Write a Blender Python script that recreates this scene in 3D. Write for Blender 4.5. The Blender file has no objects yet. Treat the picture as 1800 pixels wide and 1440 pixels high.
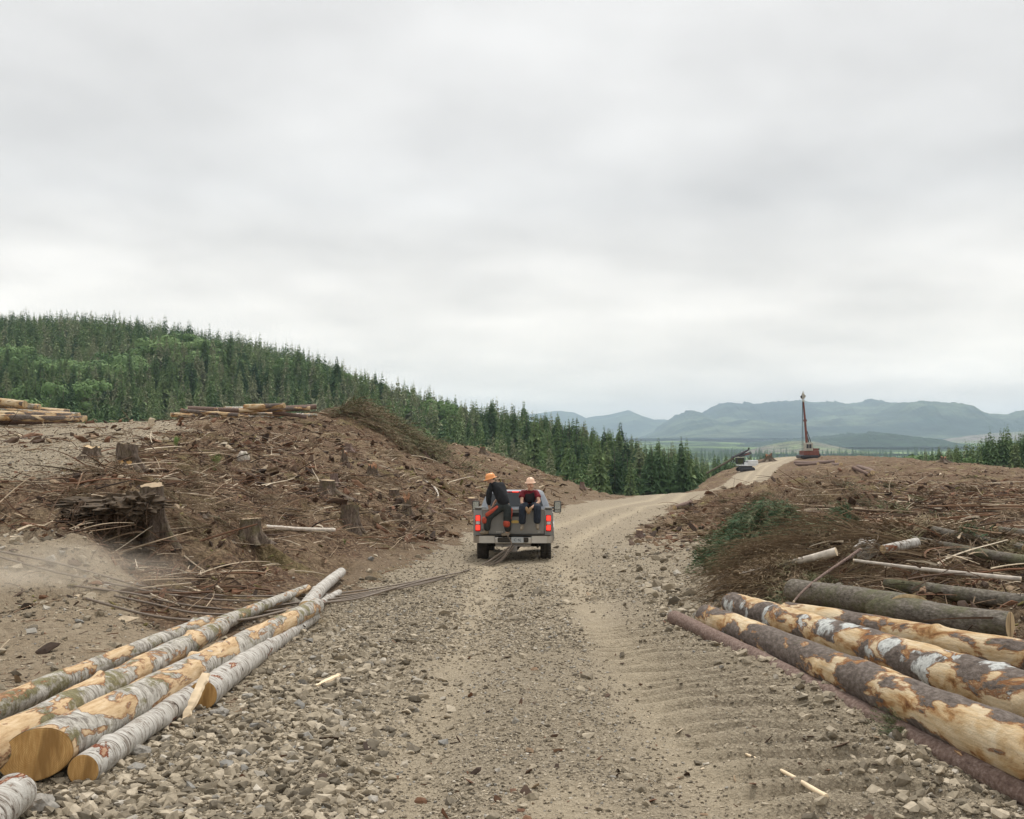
import bpy, bmesh, math, random
import numpy as np
from mathutils import Vector, Matrix, Euler
R = math.radians
random.seed(7)
rng = np.random.default_rng(11)
scene = bpy.context.scene
C = scene.collection

# ---------------------------------------------------------------- camera
F = 1930.0                      # focal length in pixels of the 1800 px wide photograph
CAMZ = 2.0
PITCH = math.atan(70.0/F)
cd = bpy.data.cameras.new('camera'); cam = bpy.data.objects.new('camera', cd); C.objects.link(cam)
cam.location = (0, 0, CAMZ); cam.rotation_euler = (R(90)+PITCH, 0, 0)
cd.sensor_width = 36; cd.lens = F/1800*36; cd.clip_start = 0.1; cd.clip_end = 60000
scene.camera = cam

# ---------------------------------------------------------------- light and exposure
SUN_EL, SUN_AZ = R(60), R(18)          # high and a little ahead of the camera, hidden by cloud
world = bpy.data.worlds.new('World'); scene.world = world; world.use_nodes = True
wt = world.node_tree; wt.nodes.clear()
def wn(t, **kw):
    n = wt.nodes.new(t)
    for k, v in kw.items(): setattr(n, k, v)
    return n
wo = wn('ShaderNodeOutputWorld'); wb = wn('ShaderNodeBackground'); wb.inputs['Strength'].default_value = 0.1
sky = wn('ShaderNodeTexSky', sky_type='NISHITA', sun_disc=False, sun_elevation=SUN_EL, sun_rotation=SUN_AZ)
tc = wn('ShaderNodeTexCoord'); sx = wn('ShaderNodeSeparateXYZ')
wt.links.new(tc.outputs['Generated'], sx.inputs[0])
def wm(op, a, b=None, c=None):
    n = wn('ShaderNodeMath', operation=op)
    for i, v in enumerate((a, b, c)):
        if v is None: continue
        if isinstance(v, (int, float)): n.inputs[i].default_value = v
        else: wt.links.new(v, n.inputs[i])
    return n.outputs[0]
zc = wm('ADD', wm('MAXIMUM', sx.outputs['Z'], 0.0), 0.16)
cx = wm('DIVIDE', sx.outputs['X'], zc); cy = wm('DIVIDE', sx.outputs['Y'], zc)
cv = wn('ShaderNodeCombineXYZ'); wt.links.new(cx, cv.inputs[0]); wt.links.new(cy, cv.inputs[1])
n1 = wn('ShaderNodeTexNoise'); n1.inputs['Scale'].default_value = 0.8; n1.inputs['Detail'].default_value = 5; n1.inputs['Roughness'].default_value = .5; n1.inputs['Distortion'].default_value = .3
n2 = wn('ShaderNodeTexNoise'); n2.inputs['Scale'].default_value = 2.6; n2.inputs['Detail'].default_value = 4; n2.inputs['Roughness'].default_value = .45
wt.links.new(cv.outputs[0], n1.inputs['Vector']); wt.links.new(cv.outputs[0], n2.inputs['Vector'])
cl = wm('ADD', wm('MULTIPLY', n1.outputs['Fac'], .7), wm('MULTIPLY', n2.outputs['Fac'], .3))
cr = wn('ShaderNodeValToRGB'); cr.color_ramp.elements[0].position = .33; cr.color_ramp.elements[1].position = .66
cr.color_ramp.elements[0].color = (.385, .377, .365, 1); cr.color_ramp.elements[1].color = (.60, .591, .572, 1)
wt.links.new(cl, cr.inputs[0])
# a little brighter low down, and clearly brighter towards the zenith as thick cloud is
el = wn('ShaderNodeValToRGB'); e = el.color_ramp.elements
e[0].position = 0; e[0].color = (1.56, 1.44, 1.29, 1); e[1].position = .22; e[1].color = (.99, .98, .97, 1)
q = e.new(.42); q.color = (1.0, 1.0, 1.0, 1); q = e.new(1.0); q.color = (1.45, 1.45, 1.45, 1)
wt.links.new(sx.outputs['Z'], el.inputs[0])
m1 = wn('ShaderNodeVectorMath', operation='MULTIPLY'); wt.links.new(cr.outputs[0], m1.inputs[0]); wt.links.new(el.outputs[0], m1.inputs[1])
m2 = wn('ShaderNodeVectorMath', operation='SCALE'); wt.links.new(m1.outputs[0], m2.inputs[0]); m2.inputs['Scale'].default_value = 10.0
mx = wn('ShaderNodeMix', data_type='RGBA'); mx.inputs[0].default_value = .05
wt.links.new(m2.outputs[0], mx.inputs[6]); wt.links.new(sky.outputs[0], mx.inputs[7])
wt.links.new(mx.outputs[2], wb.inputs['Color']); wt.links.new(wb.outputs[0], wo.inputs['Surface'])
sd = bpy.data.lights.new('sun', 'SUN'); sd.energy = 1.5; sd.angle = R(10); sd.color = (1, .96, .9)
so = bpy.data.objects.new('sun', sd); C.objects.link(so)
# pointing from the sun (azimuth measured from +Y towards +X) to the scene
so.rotation_euler = Vector((-math.sin(SUN_AZ)*math.cos(SUN_EL), -math.cos(SUN_AZ)*math.cos(SUN_EL), -math.sin(SUN_EL))).to_track_quat('-Z', 'Y').to_euler()
vs = scene.view_settings
scene.display_settings.display_device = 'sRGB'; vs.view_transform = 'Standard'; vs.look = 'None'; vs.gamma = 1; vs.use_curve_mapping = False; vs.exposure = 0.84
try:
    scene.cycles.volume_bounces = 1; scene.cycles.max_bounces = 6
except Exception: pass

# ---------------------------------------------------------------- helpers
def tag(o, label=None, cat=None, group=None, kind=None):
    if label: o['label'] = label
    if cat: o['category'] = cat
    if group: o['group'] = group
    if kind: o['kind'] = kind
    return o
def empty(name, loc=(0, 0, 0), rot=(0, 0, 0), label=None, cat=None, group=None):
    o = bpy.data.objects.new(name, None); C.objects.link(o); o.location = loc; o.rotation_euler = rot
    o.empty_display_size = .2
    return tag(o, label, cat, group)
def np_mesh(name, V, Fc, smooth=False, attrs=None):
    """V (n,3); Fc (m,k) or list of such arrays"""
    if not isinstance(Fc, (list, tuple)): Fc = [Fc]
    Fc = [np.asarray(f) for f in Fc if len(f)]
    me = bpy.data.meshes.new(name); V = np.asarray(V, dtype=np.float32)
    me.vertices.add(len(V)); me.vertices.foreach_set('co', V.ravel())
    loops = np.concatenate([f.ravel() for f in Fc]).astype(np.int32)
    tot = np.concatenate([np.full(len(f), f.shape[1]) for f in Fc]).astype(np.int32)
    start = np.concatenate([[0], np.cumsum(tot)[:-1]]).astype(np.int32)
    me.loops.add(len(loops)); me.loops.foreach_set('vertex_index', loops)
    me.polygons.add(len(tot)); me.polygons.foreach_set('loop_start', start)
    try: me.polygons.foreach_set('loop_total', tot)
    except Exception: pass
    me.polygons.foreach_set('use_smooth', np.full(len(tot), bool(smooth)))
    for k, a in (attrs or {}).items():
        a = np.asarray(a, dtype=np.float32)
        if a.ndim == 1:
            at = me.attributes.new(k, 'FLOAT', 'POINT'); at.data.foreach_set('value', a)
        else:
            at = me.attributes.new(k, 'FLOAT_COLOR', 'POINT')
            if a.shape[1] == 3: a = np.concatenate([a, np.ones((len(a), 1), np.float32)], 1)
            at.data.foreach_set('color', a.ravel())
    me.update(calc_edges=True)
    return me
def link(name, me, mat=None, parent=None):
    o = bpy.data.objects.new(name, me); C.objects.link(o)
    if mat and not me.materials: me.materials.append(mat)
    if parent: o.parent = parent
    return o

class MB:
    """collects primitives into one bmesh"""
    def __init__(s): s.bm = bmesh.new()
    def _xf(s, verts, M):
        for v in verts: v.co = M @ v.co
    def box(s, c, size, rot=(0, 0, 0), bev=0.0, seg=2, taper=None):
        t = bmesh.new(); bmesh.ops.create_cube(t, size=1)
        for v in t.verts:
            if taper and v.co.z > 0: v.co.x *= taper[0]; v.co.y *= taper[1]
            v.co = Vector((v.co.x*size[0], v.co.y*size[1], v.co.z*size[2]))
        if bev: bmesh.ops.bevel(t, geom=t.edges[:], offset=bev, segments=seg, affect='EDGES', profile=.6)
        M = Matrix.Translation(c) @ Euler(rot).to_matrix().to_4x4()
        s._xf(t.verts, M); s._join(t); return s
    def _join(s, t):
        me = bpy.data.meshes.new('t'); t.to_mesh(me); t.free(); s.bm.from_mesh(me); bpy.data.meshes.remove(me)
    def tube(s, pts, r, seg=8, caps=True):
        pts = [Vector(p) for p in pts]; n = len(pts)
        rs = r if isinstance(r, (list, tuple)) else [r]*n
        rings = []; up = Vector((0, 0, 1))
        prev = None
        for i, p in enumerate(pts):
            d = (pts[min(i+1, n-1)]-pts[max(i-1, 0)]).normalized()
            if prev is None:
                a = d.cross(up if abs(d.z) < .9 else Vector((1, 0, 0))).normalized()
            else: a = (prev - d*prev.dot(d)).normalized()
            prev = a; b = d.cross(a)
            rings.append([s.bm.verts.new(p+(a*math.cos(2*math.pi*k/seg)+b*math.sin(2*math.pi*k/seg))*rs[i]) for k in range(seg)])
        for i in range(n-1):
            for k in range(seg):
                s.bm.faces.new((rings[i][k], rings[i][(k+1) % seg], rings[i+1][(k+1) % seg], rings[i+1][k]))
        if caps:
            s.bm.faces.new(rings[0][::-1]); s.bm.faces.new(rings[-1])
        return s
    def prism(s, poly, a, b, axis='x'):
        """polygon in the plane normal to axis, extruded from a to b"""
        def mk(p, t):
            return {'x': (t, p[0], p[1]), 'y': (p[0], t, p[1]), 'z': (p[0], p[1], t)}[axis]
        A = [s.bm.verts.new(mk(p, a)) for p in poly]; B = [s.bm.verts.new(mk(p, b)) for p in poly]
        n = len(poly)
        for i in range(n): s.bm.faces.new((A[i], A[(i+1) % n], B[(i+1) % n], B[i]))
        s.bm.faces.new(A[::-1]); s.bm.faces.new(B); return s
    def lathe(s, prof, c, axis='z', seg=24):
        rings = []
        for (r, h) in prof:
            ring = []
            for k in range(seg):
                a = 2*math.pi*k/seg; u, v = r*math.cos(a), r*math.sin(a)
                p = {'x': (h, u, v), 'y': (u, h, v), 'z': (u, v, h)}[axis]
                ring.append(s.bm.verts.new(Vector(c)+Vector(p)))
            rings.append(ring)
        for i in range(len(rings)-1):
            for k in range(seg): s.bm.faces.new((rings[i][k], rings[i][(k+1) % seg], rings[i+1][(k+1) % seg], rings[i+1][k]))
        s.bm.faces.new(rings[0][::-1]); s.bm.faces.new(rings[-1]); return s
    def quads(s, V, Fs):
        vs_ = [s.bm.verts.new(v) for v in V]
        for f in Fs: s.bm.faces.new([vs_[i] for i in f])
        return s
    def build(s, name, mat, parent=None, smooth=False, M=None):
        bmesh.ops.recalc_face_normals(s.bm, faces=s.bm.faces)
        if M is not None: s._xf(s.bm.verts, M)
        me = bpy.data.meshes.new(name); s.bm.to_mesh(me); s.bm.free()
        if smooth: me.polygons.foreach_set('use_smooth', [True]*len(me.polygons))
        return link(name, me, mat, parent)

# vectorised value noise
def _h(ix, iy, iz, seed):
    h = (ix.astype(np.int64)*374761393 + iy.astype(np.int64)*668265263 + iz.astype(np.int64)*2147483647 + seed*974711) & 0xffffffff
    h = ((h ^ (h >> 13))*1274126177) & 0xffffffff
    h = ((h ^ (h >> 16))*2246822519) & 0xffffffff
    return ((h ^ (h >> 15)) & 0xffffff)/float(0xffffff)
def vn(x, y, seed=0):
    x = np.asarray(x, float); y = np.asarray(y, float)
    ix = np.floor(x); iy = np.floor(y); fx = x-ix; fy = y-iy
    ux = fx*fx*(3-2*fx); uy = fy*fy*(3-2*fy); z = np.zeros_like(ix)
    a = _h(ix, iy, z, seed); b = _h(ix+1, iy, z, seed); c = _h(ix, iy+1, z, seed); d = _h(ix+1, iy+1, z, seed)
    return (a*(1-ux)+b*ux)*(1-uy)+(c*(1-ux)+d*ux)*uy*1.0
def fbm(x, y, oct=4, seed=0, gain=.5):
    t = 0; a = 1; s = 0
    for o in range(oct):
        c, sn = math.cos(.6*o+.3), math.sin(.6*o+.3)
        t = t+a*(vn((x*c-y*sn)*2**o+17.3*o, (x*sn+y*c)*2**o-9.1*o, seed+o)-.5)*2; s += a; a *= gain
    return t/s
def sstep(x, a, b):
    t = np.clip((x-a)/(b-a), 0, 1); return t*t*(3-2*t)

# ---------------------------------------------------------------- terrain shape
def ray(px, py):
    a = (px-900)/F; b = (720-py)/F; c, s = math.cos(PITCH), math.sin(PITCH)
    yc = c-b*s; return a/yc, (s+b*c)/yc
YS = [3, 5, 6.5, 8, 10, 12.5, 15, 18, 22, 28, 35, 42, 52, 65, 80, 110, 160, 230, 300, 380, 500, 650, 800, 1100]
# one row per bearing (pixel column); numbers above 100 are pixel rows, others are heights in metres ('z')
N_ = None
T = {
 -600: [0, 0, .0, .1, .3, .7, 1.1, 1.5, 2.0, 2.4, 2.8, 3.2, 3.6, 4.0, 4.0, 3, 0, -3, 2, 14, 32.0, 63.0, 77.0, 70],
 0:    [0, 0, .0, .0, .0, .22, .6, 1.0, 1.42, 1.9, 2.35, 2.75, 3.15, 3.5, 3.4, 0, -9, -10, -4, 8, 27.0, 67.0, 77.0, 60],
 150:  [0, 0, -.02, -.03, .0, .15, .5, 1.0, 1.5, 1.95, 2.4, 2.8, 3.2, 3.4, 3.1, -1, -12, -14, -8, 5, 25.0, 65.0, 75.0, 50],
 300:  [0, 0, -.03, -.06, -.1, -.08, .0, .42, 1.0, 1.6, 2.25, 2.75, 3.3, 3.55, 3.3, -1, -14, -18, -12, 1, 32.0, 59.0, 62.0, 30],
 450:  [0, 0, -.03, -.06, -.14, -.2, -.22, -.05, .3, .78, 1.45, 2.25, 3.15, 3.75, 3.3, -1, -14, -21, -16, -4, 24.0, 48.0, 46.0, 0],
 600:  [0, 0, -.0, -.05, -.12, -.22, -.33, -.44, -.5, .15, .8, 1.45, 2.5, 3.6, 3.5, 0, -14, -23, -20, -9, 20.0, 29.0, 13.0, -20],
 700:  [0, 0, 0, -.05, -.12, -.22, -.33, -.45, -.6, -.62, .0, .5, 1.3, 2.4, 3.0, .5, -13, -23, -22, -8, 12.0, 10.0, -15, -30],
 800:  [0, 0, 0, -.05, -.12, -.22, -.33, -.45, -.6, -.84, -.85, -.35, .25, 1.1, 1.9, 2.2, -10, -22, -23, -8.0, 4.0, -4, -25, -40],
 900:  [0, 0, 0, -.05, -.12, -.22, -.33, -.45, -.6, -.84, -1.05, -1.0, -.6, -.1, .6, .75, -9, -20, -17.0, -4.0, 0.0, -22, -32, -45],
 1000: [0, 0, 0, -.05, -.12, -.22, -.33, -.45, -.6, -.84, -1.05, -1.15, -1.15, -.95, -.7, -1.6, -10, -20, -15.0, -8.0, -9.0, -28, -40, -50],
 1080: [0, 0, 0, -.05, -.12, -.22, -.33, -.45, -.62, -.84, -1.05, -1.15, -1.2, -1.35, -1.65, -3.5, -10, -20, -17.0, -12.0, -20, -34, -45, -55],
 1150: [0, 0, 0, -.05, -.12, -.22, -.33, -.46, -.64, -.84, -1.05, -1.15, -1.22, -1.4, -1.8, -2.9, -6, -17, -21.0, -17.0, -26, -38, -48, -60],
 1250: [0, 0, 0, -.05, -.1, -.2, -.3, -.4, -.52, -.7, -.86, -1.0, -1.15, -1.5, -1.9, -2.75, -3.6, -3.8, -12, -22, -32, -40, -50, -60],
 1320: [0, 0, 0, -.03, -.06, -.12, -.18, -.22, -.32, -.5, -.7, -.8, -.95, -1.2, -1.55, -2.3, -3.1, -1.5, -1.5, -10, -28, -40, -50, -60],
 1400: [0, 0, 0, -.02, -.04, -.06, .0, .08, -.05, -.3, -.45, -.5, -.58, -.7, -.8, -1.1, -1.4, -.9, .05, -3, -20, -38, -50, -60],
 1500: [0, 0, 0, 0, 0, .0, .08, .15, .05, -.1, -.2, -.28, -.35, -.42, -.5, -.6, -.6, -.3, .1, -3, -18, -36, -50, -60],
 1600: [0, 0, 0, 0, 0, .05, .15, .2, .1, 0, -.05, -.1, -.15, -.2, -.25, -.35, -.2, .0, -2, -14, -26, -36, -50, -60],
 1700: [0, 0, 0, 0, .0, .15, .25, .3, .25, .15, .1, .05, 0, -.05, -.1, -.25, -.5, -5, -14, -20, -24, -34, -50, -60],
 1800: [0, 0, 0, 0, .05, .25, .33, .36, .36, .3, .22, .12, .0, -.2, -.4, -.8, -1.4, -4, -12, -15, -18, -30, -50, -60],
 1950: [0, 0, 0, 0, .1, .3, .4, .45, .45, .4, .3, .2, .0, -.3, -.7, -1.6, -3.2, -8, -12, -12, -10, -25, -50, -60],
 2400: [0, 0, 0, 0, .2, .4, .6, .7, .7, .6, .5, .3, .0, -.4, -1.2, -3, -6, -10, -10, -6, 0, -10, -30, -60],
}
def pchip(xs, Yv, xq):
    """xs (n,), Yv (n,m) -> (len(xq), m)"""
    h = np.diff(xs)[:, None]; d = np.diff(Yv, axis=0)/h
    m = np.zeros_like(Yv)
    w1 = 2*h[1:]+h[:-1]; w2 = h[1:]+2*h[:-1]
    s = d[:-1]*d[1:] > 0
    with np.errstate(divide='ignore', invalid='ignore'):
        mm = (w1+w2)/(w1/d[:-1]+w2/d[1:])
    m[1:-1] = np.where(s, mm, 0); m[0] = d[0]; m[-1] = d[-1]
    i = np.clip(np.searchsorted(xs, xq, 'right')-1, 0, len(xs)-2)
    t = ((xq-xs[i])/(xs[i+1]-xs[i]))[:, None]; H_ = (xs[i+1]-xs[i])[:, None]
    return ((1+2*t)*(1-t)**2)*Yv[i]+(t*(1-t)**2)*H_*m[i]+(t*t*(3-2*t))*Yv[i+1]+(t*t*(t-1))*H_*m[i+1]
_cols = np.array(sorted(T)); _tab = np.array([T[c] for c in _cols], float)
_lq = np.linspace(math.log(3), math.log(1100), 700); _cq = np.linspace(-600, 2400, 751)
_t1 = pchip(np.log(np.array(YS, float)), _tab.T, _lq)
_G = pchip(_cols.astype(float), _t1.T, _cq)                     # (751,700)
for _k in range(3):                                             # soften the kinks a little
    _p = np.pad(_G, ((2, 2), (0, 0)), 'edge'); _G = (_p[:-4]+2*_p[1:-3]+3*_p[2:-2]+2*_p[3:-1]+_p[4:])/9
def base(x, y):
    r = np.hypot(x, y); th = np.arctan2(x, y)
    tcl = np.clip(th, -R(37.8), R(37.8)); px = 900+F*np.tan(tcl)
    Y = np.clip(r*np.cos(tcl), 3, 1099)
    u = np.clip((px+600)/4.0, 0, 749.999); v = np.clip((np.log(Y)-_lq[0])/(_lq[1]-_lq[0]), 0, 698.999)
    i = u.astype(int); j = v.astype(int); fu = u-i; fv = v-j
    z = (_G[i, j]*(1-fu)+_G[i+1, j]*fu)*(1-fv)+(_G[i, j+1]*(1-fu)+_G[i+1, j+1]*fu)*fv
    w = 1-sstep(np.abs(th), R(60), R(120))
    return z*w
ROAD = [(-3, .25, 3.0), (3, .25, 3.0), (8, .2, 2.9), (15, .25, 2.7), (28, .4, 2.65), (36, 1.1, 2.5), (44, 2.5, 2.4), (52, 4.2, 2.4), (65, 7.0, 2.6),
        (80, 10.6, 2.9), (110, 18.7, 3.2), (160, 33.5, 3.4), (200, 44.5, 3.6), (230, 53, 3.6), (300, 76, 4.0)]
_rp = [(x, y, w) for (y, x, w) in ROAD]
def roadd(x, y):
    """signed distance outside the road edge (negative inside), and the offset across"""
    best = np.full(np.shape(x), 1e9); off = np.zeros(np.shape(x))
    for (x0, y0, w0), (x1, y1, w1) in zip(_rp[:-1], _rp[1:]):
        dx, dy = x1-x0, y1-y0; L2 = dx*dx+dy*dy
        t = np.clip(((x-x0)*dx+(y-y0)*dy)/L2, 0, 1)
        qx, qy = x-(x0+t*dx), y-(y0+t*dy); d = np.hypot(qx, qy)-(w0+(w1-w0)*t)
        o = (qx*dy-qy*dx)/math.sqrt(L2)
        m = d < best; best = np.where(m, d, best); off = np.where(m, o, off)
    return best, off
def colpx(x, y): return 900+F*x/np.maximum(y, 1.0)
def weights(x, y, full=False):
    """gravel, pale dirt weights"""
    d, off = roadd(x, y); px = colpx(x, y)
    e = fbm(x*.8, y*.8, 4, 5)*.9
    g = 1-sstep(d+e*.8, -.35, .55)
    # stony shoulder right of the road
    sh = sstep(y, 14, 20)*(1-sstep(y, 34, 44))*(off > 0)
    g = np.maximum(g, sh*(1-sstep(d+e*1.6, 1.6, 3.4))*.8)
    # gravel yard up on the left bank
    yd = (1-sstep(px+e*60-np.clip((y-24)*9, -60, 140), 150, 230))*sstep(y+e*2.5, 19, 24)*(y < 120)
    g = np.maximum(g, yd*.9)
    # beige dirt below the left bank and the right verge near the camera
    dl = sstep(-off, 1.2, 2.2)*(1-sstep(y+e*1.6+(px-0)*.004-1.9*(1-sstep(px, 180, 300)), 13.2, 15.0))*(y > 2)*(px < 620)
    dr = sstep(off, 2.4, 3.3)*(1-sstep(y+e*1.5, 11, 13.5))*(y > 2)*.6
    toe = (1-sstep(np.abs(d+e*.5-.5), .2, 1.0))*.6*(y < 90)
    rb = (off < 0)*(px > 935)*(1-sstep(np.abs(d-1.9+e), .6, 2.2))*sstep(y, 32, 45)*(1-sstep(y, 90, 110))*.55
    pt = .95*np.exp(-(((x-.28)/.42)**2+((y-6.1)/.7)**2)**2); 
    dt = np.maximum(np.maximum(dl, dr), np.maximum(toe, rb))*(1-g)
    if full:
        tr = np.exp(-((np.abs(off-.05+fbm(x*.3, y*.3, 2, 7)*.25)-.88)/.34)**2)*(1-sstep(d, -.6, .2))*(y < 320)*.85
        return g, np.clip(dt, 0, 1), np.clip(np.maximum(np.maximum(tr, pt), dl*.55), 0, 1)
    return g, np.clip(dt, 0, 1)
hx0, hy0 = (203-900)/F*16.9, 16.9
MOUNDS = [(5.4, 17.2, .42, 2.6, 1.7), (5.3, 23.5, .6, 1.6, 2.0), (4.6, 27, .3, 1.5, 2), (10.4, 38, 1.05, 2.2, 2.6), (-7.6, 60, .75, 3.4, 4), (hx0, hy0, -.75, .62, .42), (-6.6, 20, .35, 1.1, 1.6), (9.5, 46, .5, 2.5, 3), (14, 60, .8, 5, 5), (20, 90, 1.0, 9, 6)]
def H(x, y):
    x = np.asarray(x, float); y = np.asarray(y, float)
    z = base(x, y); d, off = roadd(x, y)
    rough = sstep(d, .2, 2.5); px = colpx(x, y)
    yard = (1-sstep(px-np.clip((y-24)*9, -60, 140), 120, 240))*sstep(y, 20, 25)
    dl = sstep(-off, 1.2, 2.2)*(1-sstep(y, 12.5, 15.5))
    rough = rough*(1-.85*yard)*(1-.7*dl)
    far = 1+sstep(y, 45, 140)*1.2
    n = fbm(x*.55, y*.55, 3, 21)*.17*far + fbm(x*1.9, y*1.9, 4, 31)*.16 + np.minimum(fbm(x*1.15+9, y*1.15, 3, 37)+.12, 0)*.6 + fbm(x*.16, y*.16, 2, 41)*.25*sstep(y, 18, 50)*far
    rid = (1-np.abs(fbm(x*1.1+3, y*1.1, 3, 51)))**3*.10
    n = (n+rid-.01)*rough*(1-sstep(y, 150, 300)*.3)
    n = n+fbm(x*3, y*3, 3, 61)*.012+fbm(x*.9, y*.9, 2, 62)*.02
    # wheel ruts and cleat ridges on the road
    ins = 1-sstep(d, -1.0, .2)
    rut = -.05*(np.exp(-((np.abs(off-.05)-.85)/.28)**2))*ins*(y < 300)
    wv = np.sin((y*.9+x*.12+fbm(x*1.2, y*1.2, 2, 71)*.25)*2*math.pi/.36)
    rip = .055*np.sign(wv)*np.abs(wv)**.7*np.exp(-((off-1.6+(y-9)*.06)/.7)**4)*sstep(y, 5, 6.5)*(1-sstep(y, 12, 17))
    for mx_, my_, mh_, ma_, mb_ in MOUNDS:
        z = z+mh_*np.exp(-((x-mx_)/ma_)**2-((y-my_)/mb_)**2)*(1+np.clip(.9*n*rough, -.3, .35))
    return z+n+rut+rip
def hit(px, py, off=0.0, y0=3.5, y1=900):
    tx, tz = ray(px, py); Y = np.geomspace(y0, y1, 5000)
    z = CAMZ+Y*tz; g = H(Y*tx, Y)+off
    k = np.argmax(z <= g)
    if z[k] > g[k]: k = int(np.argmin(z-g))
    return Vector((Y[k]*tx, Y[k], z[k]))
def at(px, py, Y):
    tx, tz = ray(px, py); return Vector((Y*tx, Y, CAMZ+Y*tz))
def Hs(x, y): return float(H(np.array([x]), np.array([y]))[0])
# ---------------------------------------------------------------- materials
class NT:
    def __init__(s, name, rough=.85, spec=.3):
        m = bpy.data.materials.new(name); m.use_nodes = True; s.m = m; s.t = m.node_tree
        s.b = s.t.nodes['Principled BSDF']; s.b.inputs['Roughness'].default_value = rough
        s.b.inputs['Specular IOR Level'].default_value = spec
    def n(s, t, **kw):
        x = s.t.nodes.new(t)
        for k, v in kw.items(): setattr(x, k, v)
        return x
    def l(s, a, b): s.t.links.new(a, b)
    def set(s, inp, v):
        if isinstance(v, bpy.types.NodeSocket): s.l(v, inp)
        elif isinstance(v, (tuple, list)) and len(v) == 3 and inp.type == 'RGBA': inp.default_value = (*v, 1)
        else: inp.default_value = v
    def math(s, op, a, b=None, c=None, clamp=False):
        x = s.n('ShaderNodeMath', operation=op, use_clamp=clamp)
        for i, v in enumerate((a, b, c)):
            if v is not None: s.set(x.inputs[i], v)
        return x.outputs[0]
    def attr(s, name): return s.n('ShaderNodeAttribute', attribute_name=name)
    def pos(s): return s.n('ShaderNodeNewGeometry').outputs['Position']
    def obj(s, rnd=True):
        o = s.n('ShaderNodeTexCoord').outputs['Object']
        if not rnd: return o
        r = s.n('ShaderNodeObjectInfo').outputs['Random']; k = s.math('MULTIPLY', r, 37.0)
        c = s.n('ShaderNodeCombineXYZ'); s.l(k, c.inputs[0]); s.l(k, c.inputs[1]); s.l(k, c.inputs[2])
        v = s.n('ShaderNodeVectorMath', operation='ADD'); s.l(o, v.inputs[0]); s.l(c.outputs[0], v.inputs[1]); return v.outputs[0]
    def scale(s, v, sc):
        x = s.n('ShaderNodeVectorMath', operation='MULTIPLY'); s.l(v, x.inputs[0]); x.inputs[1].default_value = sc; return x.outputs[0]
    def noise(s, v, scale, detail=4, rough=.55, dist=0.0, out='Fac'):
        x = s.n('ShaderNodeTexNoise'); x.inputs['Scale'].default_value = scale; x.inputs['Detail'].default_value = detail
        x.inputs['Roughness'].default_value = rough; x.inputs['Distortion'].default_value = dist
        if v is not None: s.l(v, x.inputs['Vector'])
        return x.outputs[out]
    def voro(s, v, scale, feature='F1', out='Distance', rnd=1.0):
        x = s.n('ShaderNodeTexVoronoi', feature=feature); x.inputs['Scale'].default_value = scale; x.inputs['Randomness'].default_value = rnd
        if v is not None: s.l(v, x.inputs['Vector'])
        return x.outputs[out]
    def ramp(s, f, stops, interp='LINEAR'):
        x = s.n('ShaderNodeValToRGB'); cr_ = x.color_ramp; cr_.interpolation = interp
        while len(cr_.elements) > 1: cr_.elements.remove(cr_.elements[-1])
        for i, (p, c) in enumerate(stops):
            e_ = cr_.elements[0] if i == 0 else cr_.elements.new(p)
            e_.position = p; e_.color = (c, c, c, 1) if isinstance(c, (int, float)) else (*c, 1)
        s.l(f, x.inputs[0]); return x.outputs[0]
    def mix(s, f, a, b, mode='MIX'):
        x = s.n('ShaderNodeMix', data_type='RGBA', blend_type=mode)
        s.set(x.inputs[0], f); s.set(x.inputs[6], a); s.set(x.inputs[7], b); return x.outputs[2]
    def bump(s, h, strength=.5, dist=.02, prev=None):
        x = s.n('ShaderNodeBump'); x.inputs['Strength'].default_value = strength; x.inputs['Distance'].default_value = dist
        s.l(h, x.inputs['Height'])
        if prev is not None: s.l(prev, x.inputs['Normal'])
        return x.outputs[0]
    def out(s, col=None, nrm=None):
        if col is not None: s.set(s.b.inputs['Base Color'], col)
        if nrm is not None: s.l(nrm, s.b.inputs['Normal'])
        return s.m
def plain(name, col, rough=.6, metal=0.0, spec=.4, var=.12, nscale=8):
    t = NT(name, rough, spec); t.b.inputs['Metallic'].default_value = metal
    v = t.obj(); n = t.noise(v, nscale, 5, .6)
    c = t.ramp(n, [(.3, tuple(x*(1-var) for x in col)), (.7, tuple(min(1, x*(1+var)) for x in col))])
    return t.out(c)

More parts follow.
